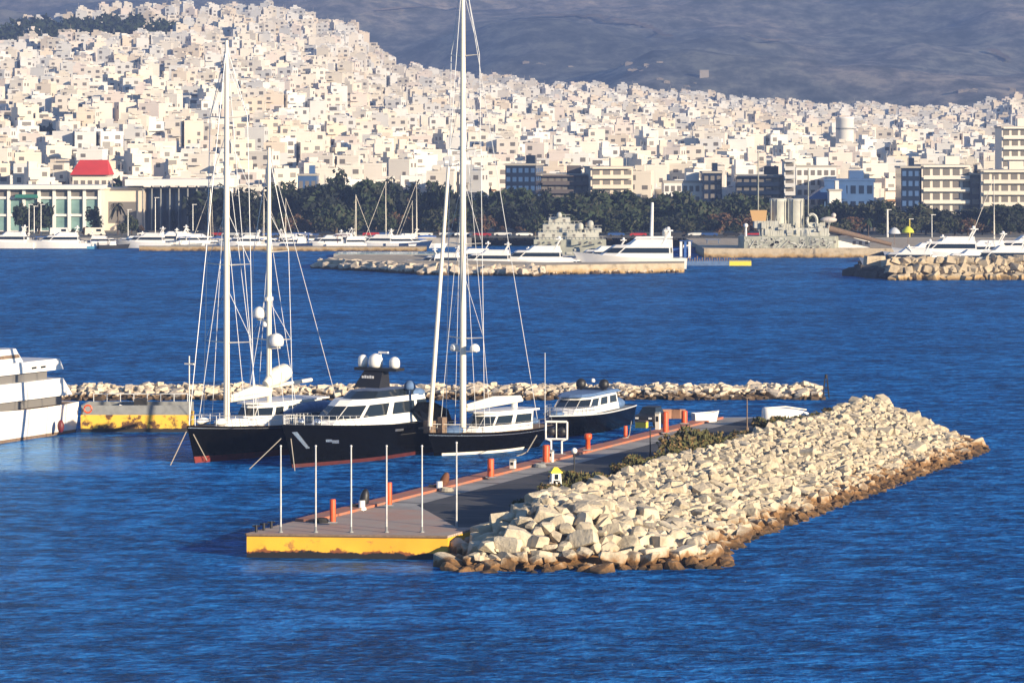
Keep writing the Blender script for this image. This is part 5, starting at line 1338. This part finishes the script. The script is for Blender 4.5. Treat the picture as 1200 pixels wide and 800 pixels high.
b = MB()
for k in range(10): b.tube([(xs(876) + k * 1.9, -.1, 1.4 + (k % 3)), (xs(876) + k * 1.9 + 1.5, -.1, 3.9 - (k % 2))], .14, 5)
b.build('net_boom', M['navygrey2'], t)
b = MB(); b.box(((xs(893) + xs(972)) / 2, 5, 4.8), (xs(972) - xs(893), 8, 1.8)); b.box((xs(899), 3.5, 6.6), (xs(917) - xs(888), 5, 1.6)); b.build('deckhouse', M['navygrey2'], t)
for u in (914, 934): b = MB(); b.lathe([(1.9, 6.4), (1.9, 12.4), (2.0, 12.5), (2.0, 13.1), (1.7, 13.2), (1.7, 12)], (xs(u), 5, 0), 18); f_ = b.build('funnel', M['navygrey2'], t)
b = MB()
for u in (905, 912, 925, 931, 943): b.tube([(xs(u), 3.0, 6.4), (xs(u), 3.0, 13)], .13, 6)
b.build('steam_pipe', M['navygrey'], t)
b = MB(); n = 14; b.tube([(xs(953) + 1.1 * math.cos(a), 3, 8.2 + 1.5 * math.sin(a)) for a in [2 * PI * k / n for k in range(n + 1)]], .35, 6); b.build('ventilator_ring', M['navygrey2'], t)
b = MB(); b.ball((xs(973), 4, 8.4), 1.0, 0, 10, 1.9, 1, .7); b.ball((xs(979), 4, 9.4), .55, 0, 8); b.build('covered_boat', mat('pale_canvas', (.55, .50, .46), .8), t)
b = MB(); b.tube([(xs(970), 2, 6.6), (xs(1046), 2, 2.9)], [.7, .45], 8); b.build('boom', M['wood'], t)
b = MB(); b.prism([(xs(882), 1), (xs(898), 1), (xs(896), 4), (xs(885), 4)], 8.2, 10.6, 0, [(xs(879), .4), (xs(899), .4), (xs(898), 4.4), (xs(881), 4.4)]); b.build('wheelhouse', mat('tan_wheelhouse', (.58, .36, .15), .7), t)
b = MB(); b.tube([(xs(890), 4, 6), (xs(890), 4, 24)], .16, 6); b.tube([(xs(949), 4, 6), (xs(949), 4, 20)], .14, 6); b.build('mast', M['navygrey'], t)
b = MB(); rw = random.Random(4)
for k in range(150): b.box((rw.uniform(xs(874), xs(974)), -.06, rw.uniform(.4, 4.3)), (rw.uniform(.15, 1.1), .12, rw.uniform(.15, .5)))
b.build('hull_fitting', M['navygrey2'], t)
b = MB()
for k in range(70): b.box((rw.uniform(xs(890), xs(972)), rw.uniform(.5, 4), rw.uniform(4.7, 6.6)), (rw.uniform(.3, 1.4), .6, rw.uniform(.4, 1.6)))
for k in range(26): x = rw.uniform(xs(888), xs(978)); b.tube([(x, 1, 4.6), (x + rw.uniform(-1, 1), 1, rw.uniform(6.5, 9.5))], .07, 4)
b.build('deck_fitting', M['navygrey2'], t)
t = thing('kiosk', 'long white quay kiosk under the warship boom', 'kiosk', (*pxy(995, 301), 2.1)); b = MB(); b.box((0, 0, 0), (9, 3, 2.3)); b.build('wall', WM['white'], t); b = MB(); b.box((0, 0, 2.3), (9.4, 3.4, .25)); b.build('roof', WM['cream'], t)
for k in range(3): b = MB(); b.box((1.0 + k * 1.4, -1.52, .7), (.7, .05, .8)); b.build('window', M['win'], t)
# ------------------------------------------------------------------ poles, lamps, umbrellas along the far quay
def far_pole(name, lab, cat, u, vb, vt, d, r, m, head=None, zb_=QZ):
    h = ZV(vt, d) - zb_; t = thing(name, lab, cat, (XD(u, d), d, zb_), 0, 'poles along the far quay'); b = MB(); b.tube([(0, 0, -.5), (0, 0, h)], [r, r * .7], 6); b.build('pole', m, t)
    b = MB()
    if head == 'globe': b.ball((0, 0, h + .3), .55, 0, 8)
    else: b.box((.4, 0, h), (1.2, .3, .15))
    b.build('lamp_head', M['white'], t)
far_pole('lamp_post', 'white globe lamp post at the left end of the warship', 'lamp post', 874, 298, 266, 766, .35, M['white'], 'globe')
far_pole('lamp_post', 'thick white lamp post in front of the trees right of the boom', 'lamp post', 1040, 275, 246, 850, .3, M['white'])
far_pole('lamp_post', 'yellow lamp post right of the thick white one', 'lamp post', 1066, 275, 257, 850, .16, M['yellowp'])
far_pole('lamp_post', 'thin white lamp post before the balcony flats', 'lamp post', 1092, 275, 252, 850, .16, M['post'])
far_pole('lamp_post', 'pale lamp post behind the mole left of the pool', 'lamp post', 396, 298, 290, 850, .12, M['post'])
for k, (u, vt, lab) in enumerate(((34, 240, 'leftmost of three flagpoles before the pavilion trees'), (40, 242, 'middle of three flagpoles before the pavilion trees'), (48, 240, 'rightmost of three flagpoles before the pavilion trees'), (150, 246, 'single flagpole before the beige wall'), (182, 232, 'flagpole at the left end of the colonnade'), (226, 240, 'flagpole at the right half of the colonnade'))):
    far_pole('flagpole', lab, 'flagpole', u, 280, vt, 862, .13, M['post'])
def umbrella(u, d, lab, m, w_):
    t = thing('sunshade', lab, 'umbrella', (XD(u, d), d, 2.1), 0, 'sunshades on the right quay'); b = MB(); b.tube([(0, 0, 0), (0, 0, 3)], .07, 6); b.build('pole', M['wood'], t); b = MB(); b.lathe([(w_, 2.6), (w_ * .8, 3.3), (w_ * .4, 3.9), (.01, 4.1)], (0, 0, 0), 8); b.build('canopy', m, t)
umbrella(1048, 790, 'pale grey sunshade at the foot of the boom', mat('pale_shade', (.5, .52, .55), .8), 1.5)
umbrella(1064, 800, 'lime yellow sunshade beside the pale grey one', mat('lime_shade', (.55, .58, .05), .8), 1.5)
# parked vans on the quay
for k, (u, lab, mm) in enumerate(((71, 'white van parked between pavilion and boats, left one', 'white'), (112, 'white van parked under the beige wall, right one', 'cream'))):
    t = thing('parked_van', lab, 'van', (XD(u, 858), 858, QZ), 0, 'vans on the far quay'); b = MB(); b.prism([(-2.6, -.95), (2.5, -.95), (2.5, .95), (-2.6, .95)], .4, 2.2, 0, [(-2.5, -.85), (1.7, -.85), (1.7, .85), (-2.5, .85)]); b.build('body', M[mm], t)
    for x in (-1.6, 1.5):
        b = MB(); b.tube([(x, -1, .36), (x, 1, .36)], .36, 10); b.build('wheel', M['dark'], t)
    b = MB(); b.box((.9, -.93, 1.25), (1.2, .06, .6)); b.build('window', M['glass'], t)

# ------------------------------------------------------------------ cars parked along the far quay road
cb_ = MB(); prof = [(-2.1, .45), (-2.15, .8), (-1.95, .98), (-1.0, 1.02), (1.0, 1.04), (2.0, .9), (2.15, .6), (2.1, .4)]; n = len(prof)
cb_.add([(x, s_ * .86, z) for s_ in (-1, 1) for x, z in prof], [tuple(range(n)), tuple(reversed(range(n, 2 * n)))] + [(i, n + i, n + (i + 1) % n, (i + 1) % n) for i in range(n)])
cbm = cb_.mesh('car_body', M['white']); cc = MB(); cc.prism([(-1.8, -.8), (1.1, -.8), (1.1, .8), (-1.8, .8)], 1.0, 1.5, 0, [(-1.4, -.65), (.4, -.65), (.4, .65), (-1.4, .65)]); ccm = cc.mesh('car_cabin', M['glass'])
cw = MB()
for x in (-1.35, 1.35): cw.tube([(x, -.9, .34), (x, .9, .34)], .34, 10)
cwm = cw.mesh('car_axle', M['dark']); CCOL = {'white': M['white'], 'silver': M['post'], 'dark': M['blackm'], 'red': mat('red_car_paint', (.35, .02, .02), .3), 'blue': mat('blue_car_paint', (.03, .08, .25), .3)}
rk = random.Random(8); cars = {}
u = 170.0
while u < 1010:
    if not (620 < u < 715 or 755 < u < 790):
        c = rk.choice(('white', 'white', 'silver', 'silver', 'dark', 'red', 'blue')); cars.setdefault((c, W_(u)), []).append(u)
    u += rk.uniform(13, 34)
for (c, where), us in cars.items():
    for i, u in enumerate(us):
        pos = '' if len(us) == 1 else ('left ' if i == 0 else 'right ' if i == len(us) - 1 else 'middle ')
        t = thing('parked_car', f'{pos}{c} car parked on the far quay {where}', 'car', (XD(u, 853), 853 + rk.uniform(-2, 3), QZ), rk.choice((0, math.pi)) + rk.uniform(-.2, .2), 'cars parked along the far quay')
        for nm, me in (('body', cbm), ('cabin', ccm), ('wheel', cwm)):
            o = bpy.data.objects.new(nm, me); C.objects.link(o); o.parent = t
            if nm == 'body': o.material_slots[0].link = 'OBJECT'; o.material_slots[0].material = CCOL[c]
# ------------------------------------------------------------------ the town on the hill
rc = random.Random(21)
NUMW = {2: 'two-storey', 3: 'three-storey', 4: 'four-storey', 5: 'five-storey', 6: 'six-storey', 7: 'seven-storey'}
def town_proto(seed):
    """Mediterranean concrete block: bands of balconies, set-back top floor, stair head, water heaters"""
    r = random.Random(seed); fl = r.choice((2, 2, 3, 3, 4, 4, 5)); W = r.uniform(4.6, 9.2); D = r.uniform(6, 8.5); fh = 2.7; Hh = fl * fh
    b = MB(); b.box((0, D / 2, -7), (W, D, Hh + 7), 0, 0)
    style = r.choice(('band', 'half', 'half', 'plain', 'plain')); bal = []
    nb = max(2, int(W / 3.2)); bw_ = W / nb
    for f in range(fl):
        z = f * fh
        for k in range(nb):
            x = -W / 2 + (k + .5) * bw_
            if r.random() < .62: ww = bw_ * r.uniform(.25, .5); b.box((x, -.02, z + .8), (ww, .05, r.uniform(1.0, 1.5)), 0, 1)
        for sgn in (-1, 1):
            for y in (D * .3, D * .7):
                if r.random() < .4: b.box((sgn * W / 2, y, z + .8), (.05, 1.5, 1.3), 0, 1)
        if f > 0 and style != 'plain':
            q = MB(); x0, x1 = (-W / 2 + .2, W / 2 - .2) if style == 'band' else ((-W / 2 + .2, 0) if r.random() < .7 else (0, W / 2 - .2))
            q.box(((x0 + x1) / 2, -.65, z - .1), (x1 - x0, 1.3, .18)); q.box(((x0 + x1) / 2, -1.27, z + .08), (x1 - x0, .06, .8))
            if r.random() < .12: q.add([(x0, -.05, z + 2.7), (x1, -.05, z + 2.7), (x1, -1.35, z + 2.1), (x0, -1.35, z + 2.1)], [(0, 1, 2, 3)], 1)
            bal.append(q)
    b.box((0, D / 2, Hh), (W + .1, D + .1, .02), 0, 2); 
    for (cx, cy, sx, sy) in ((0, .1, W, .2), (0, D - .1, W, .2), (-W / 2 + .1, D / 2, .2, D - .5), (W / 2 - .1, D / 2, .2, D - .5)): b.box((cx, cy, Hh + .02), (sx, sy, .75), 0, 0)
    top = MB(); tk = r.choice(('set-back top floor', 'stair-box roof', 'flat bare roof', 'twin roof boxes'))
    if tk == 'set-back top floor': top.box((r.uniform(-.1, .1) * W, D * .58, Hh + .02), (W * .72, D * .62, 2.9)); top.box((0, D * .27 - .03, Hh + .9), (W * .4, .06, 1.4), 0, 1)
    elif tk == 'stair-box roof': top.box((W * r.uniform(-.2, .2), D * .6, Hh + .02), (2.8, 3.2, 2.4))
    elif tk == 'twin roof boxes': top.box((-W * .2, D * .6, Hh + .02), (2.6, 3.0, 2.4)); top.box((-W * .2 + 2.35, D * .55, Hh + .02), (2.2, 2.4, 1.7))
    else: top.box((W * .2, D * .7, Hh + .02), (1.6, 1.2, 1.4))
    for k in range(r.randint(1, 3)):
        x = r.uniform(-.4, .4) * W; y = r.uniform(.25, .8) * D; b.tube([(x - .6, y, Hh + 1.2), (x + .6, y, Hh + 1.2)], .28, 6); b.box((x, y - .3, Hh + .02), (1.2, .8, .9), 0, 1)
    if r.random() < .5: x = r.uniform(-.3, .3) * W; b.tube([(x, D * .6, Hh), (x, D * .6, Hh + 4.5)], .06, 4)
    return dict(W=W, D=D, H=Hh, fl=fl, top=tk, body=b, balm=[q.mesh('balcony', [M['roofg'], M['awn']]) for q in bal], bal=bal, topb=top,
                me=b.mesh('town_house_walls', [WM['cream'], M['win'], M['roofg']]), tme=top.mesh('roof_boxes', [WM['cream'], M['win']]))
TPR = [town_proto(400 + k) for k in range(22)]
COLS = ['white', 'cream', 'cream', 'buff', 'white', 'pink', 'sand', 'grey', 'cream']
blds = []
y = 985.0; row = 0
while y < 2540:
    x = -.158 * y - 12
    while x < .158 * y + 12:
        p = rc.choice(TPR); yaw = rc.choice((-.22, -.1, 0, .12, .25, .4)) + rc.uniform(-.12, .12)
        u = 600 + F * x / y; skip = rc.random() < .055
        # dark wooded strip under the upper crest at the left, and gaps
        if y > 2080 and y < 2380 and u < 190: skip = skip or rc.random() < .88
        if y > 2380 and u < 26: skip = True
        if y < 1030 and 66 < u + F * p['W'] / 2 / y < 146: skip = True
        if not skip: blds.append((x + p['W'] / 2, y + rc.uniform(-5, 5), yaw, p, rc.choice(COLS), row))
        x += p['W'] * rc.uniform(1.0, 1.12) + (rc.uniform(0, 4) if rc.random() < .25 else .4) + y * .0004
    y += 16 + (y - 985) * .0045 + rc.uniform(-1.5, 1.5); row += 1
print('buildings', len(blds), 'rows', row)
def zone(u):
    for lim, w_ in ((60, 'at the far left edge'), (130, 'above the red roof'), (200, 'above the beige hall'), (262, 'left of the black ketch main mast'), (322, 'between the two ketch masts'), (395, 'above the small blue house'), (470, 'above the left half of the grove'), (530, 'just left of the tallest mast'), (585, 'just right of the tallest mast'),
                   (640, 'above the dark blue tower'), (700, 'above the brownish flats'), (770, 'above the cream balcony flats'), (840, 'above the long white block'), (900, 'above the black glass offices'), (960, 'above the slim stacked tower'), (1030, 'above the blue hall'), (1090, 'above the blue glass tower'), (1145, 'above the balcony flats'), (2000, 'above the tall right flats')):
        if u < lim: return w_
def uimg(b): return 600 + F * b[0] / b[1]
fore = [b for b in blds if -8 < uimg(b) < 1208]; fore.sort(key=lambda b: b[1]); solo = fore[:292]; ids = set(id(b) for b in solo)
rest = [b for b in blds if id(b) not in ids]
lab = {}
rows_ = sorted(set(b[5] for b in solo))
ORD = ['first', 'second', 'third', 'fourth', 'fifth', 'sixth', 'seventh', 'eighth', 'ninth', 'tenth', 'eleventh', 'twelfth']
for b in solo:
    key = f"{b[4] if b[4] != 'pink' else 'pale pink'} {NUMW[b[3]['fl']]} house, {b[3]['top']}, {ORD[min(9, rows_.index(b[5]))]} row up, {zone(uimg(b))}"
    lab.setdefault(key, []).append(b)
for key, bs in lab.items():
    bs.sort(key=uimg)
    for i, b in enumerate(bs):
        l = key
        if len(bs) > 1:
            l = ({0: 'left ', len(bs) - 1: 'right '}.get(i, 'middle ')) + key
        w_ = l.split()
        if len(w_) > 16: l = l.replace(' house,', ',', 1)
        if len(l.split()) > 16: l = l.replace('set-back top floor', 'set-back top').replace('flat bare roof', 'bare roof').replace('twin roof boxes', 'twin boxes')
        if len(l.split()) > 16: l = l.replace(' row up,', ' row,')
        if len(l.split()) > 16: l = l.replace(' main mast', ' mast').replace('left half of the ', '')
        x, y, yaw, p, colr, row = b
        z = zland(x, y)
        if 'town_house' and True:
            t = bpy.data.objects.new('town_house', None); C.objects.link(t); t.location = (x, y, z); t.rotation_euler = (0, 0, yaw)
            tag(t, l, 'house', 'houses on the lower hillside')
            o = bpy.data.objects.new('wall', p['me']); C.objects.link(o); o.parent = t; o.material_slots[0].link = 'OBJECT'; o.material_slots[0].material = WM[colr]
            o = bpy.data.objects.new('roof', p['tme']); C.objects.link(o); o.parent = t; o.material_slots[0].link = 'OBJECT'; o.material_slots[0].material = WM[colr]
            for bm2 in p['balm']:
                o = bpy.data.objects.new('balcony', bm2); C.objects.link(o); o.parent = t; o.material_slots[0].link = 'OBJECT'; o.material_slots[0].material = WM[colr]
SL = {'white': 0, 'cream': 1, 'buff': 2, 'pink': 3, 'sand': 4, 'grey': 5}
big = MB()
for (x, y, yaw, p, colr, row) in rest:
    mt = Matrix.Translation((x, y, zland(x, y))) @ Matrix.Rotation(yaw, 4, 'Z')
    for mb in [p['body'], p['topb']] + (p['bal'] if y < 1900 else []):
        o0 = len(big.v); big.v += [tuple(mt @ Vector(v)) for v in mb.v]
        for f, mi in zip(mb.f, mb.m):
            big.f.append([i + o0 for i in f]); big.m.append(SL[colr] if mi == 0 else 6 if mi == 1 else 7); big.s.append(False)
o = big.build('hillside_houses', [WM['white'], WM['cream'], WM['buff'], WM['pink'], WM['sand'], WM['grey'], M['win'], M['roofg']])
tag(o, 'dense mass of pale houses covering the upper hill', 'houses', None, 'stuff')
# dark trees between the houses and along the crest
hb_ = MB(); proto = leaf_blob(900, 90, 1.0, 1.0, .8, .34, [1, 1], 5)
def clump(x, y, s, z=None):
    z = zland(x, y) if z is None else z; a = rc.uniform(0, 6.28); ca, sa = math.cos(a), math.sin(a); o0 = len(hb_.v)
    hb_.v += [(x + (v[0] * ca - v[1] * sa) * s, y + (v[0] * sa + v[1] * ca) * s, z + v[2] * s * 1.1 - .5) for v in proto.v]
    for f, mi in zip(proto.f, proto.m): hb_.f.append([i + o0 for i in f]); hb_.m.append(mi); hb_.s.append(False)
for k in range(240):
    y = rc.uniform(980, 2500); x = rc.uniform(-.16, .16) * y; clump(x, y, rc.uniform(2.5, 5))
for k in range(160):
    y = rc.uniform(2100, 2370); x = XD(rc.uniform(20, 195), y); clump(x, y, rc.uniform(5, 8))
for k in range(60):
    y = rc.uniform(2250, 2540); x = XD(rc.uniform(-20, 60), y); clump(x, y, rc.uniform(5, 9))
o = hb_.build('hillside_trees', [M['pine'], M['cypress']]); tag(o, 'scattered dark trees filling gaps between the hill houses', 'trees', None, 'stuff')
# houses at the foot of the mountain
ft = MB()
def mhouse(u, v, lab=None, big_=False):
    h = mount_hit(u, v)
    if not h: return
    p = rc.choice(TPR)
    mt = Matrix.Translation(h - Vector((0, 0, 4.5))) @ Matrix.Rotation(rc.uniform(-.3, .3), 4, 'Z') @ Matrix.Diagonal((.9, .9, .42, 1))
    for mb in (p['body'], p['topb']):
        o0 = len(ft.v); ft.v += [tuple(mt @ Vector(w)) for w in mb.v]
        for f, mi in zip(mb.f, mb.m): ft.f.append([i + o0 for i in f]); ft.m.append(min(mi, 1)); ft.s.append(False)
for k in range(16): mhouse(rc.choice((rc.uniform(585, 690), rc.uniform(730, 775))), rc.choice((rc.uniform(73, 76), rc.uniform(77, 82))))
for k in range(7): mhouse(rc.uniform(670, 830), rc.uniform(93, 101))
for k in range(14): mhouse(rc.uniform(1105, 1200), rc.uniform(103, 112))
if ft.v: o = ft.build('foothill_houses', [mat('dusty_plaster', (.34, .29, .23), .9), M['win']]); tag(o, 'scatter of pale houses at the foot of the mountain', 'houses', None, 'stuff')
h = mount_hit(825, 92)
if h:
    t = thing('lone_house', 'lone pale cube building on the mountain foot above the town edge', 'house', h); b = MB(); b.box((0, 0, -3), (9, 10, 10)); b.build('wall', mat('dusty_plaster_pale', (.46, .40, .33), .9), t); b = MB(); b.box((0, 0, 7), (9.6, 10.6, .6)); b.build('roof', M['roofg'], t)
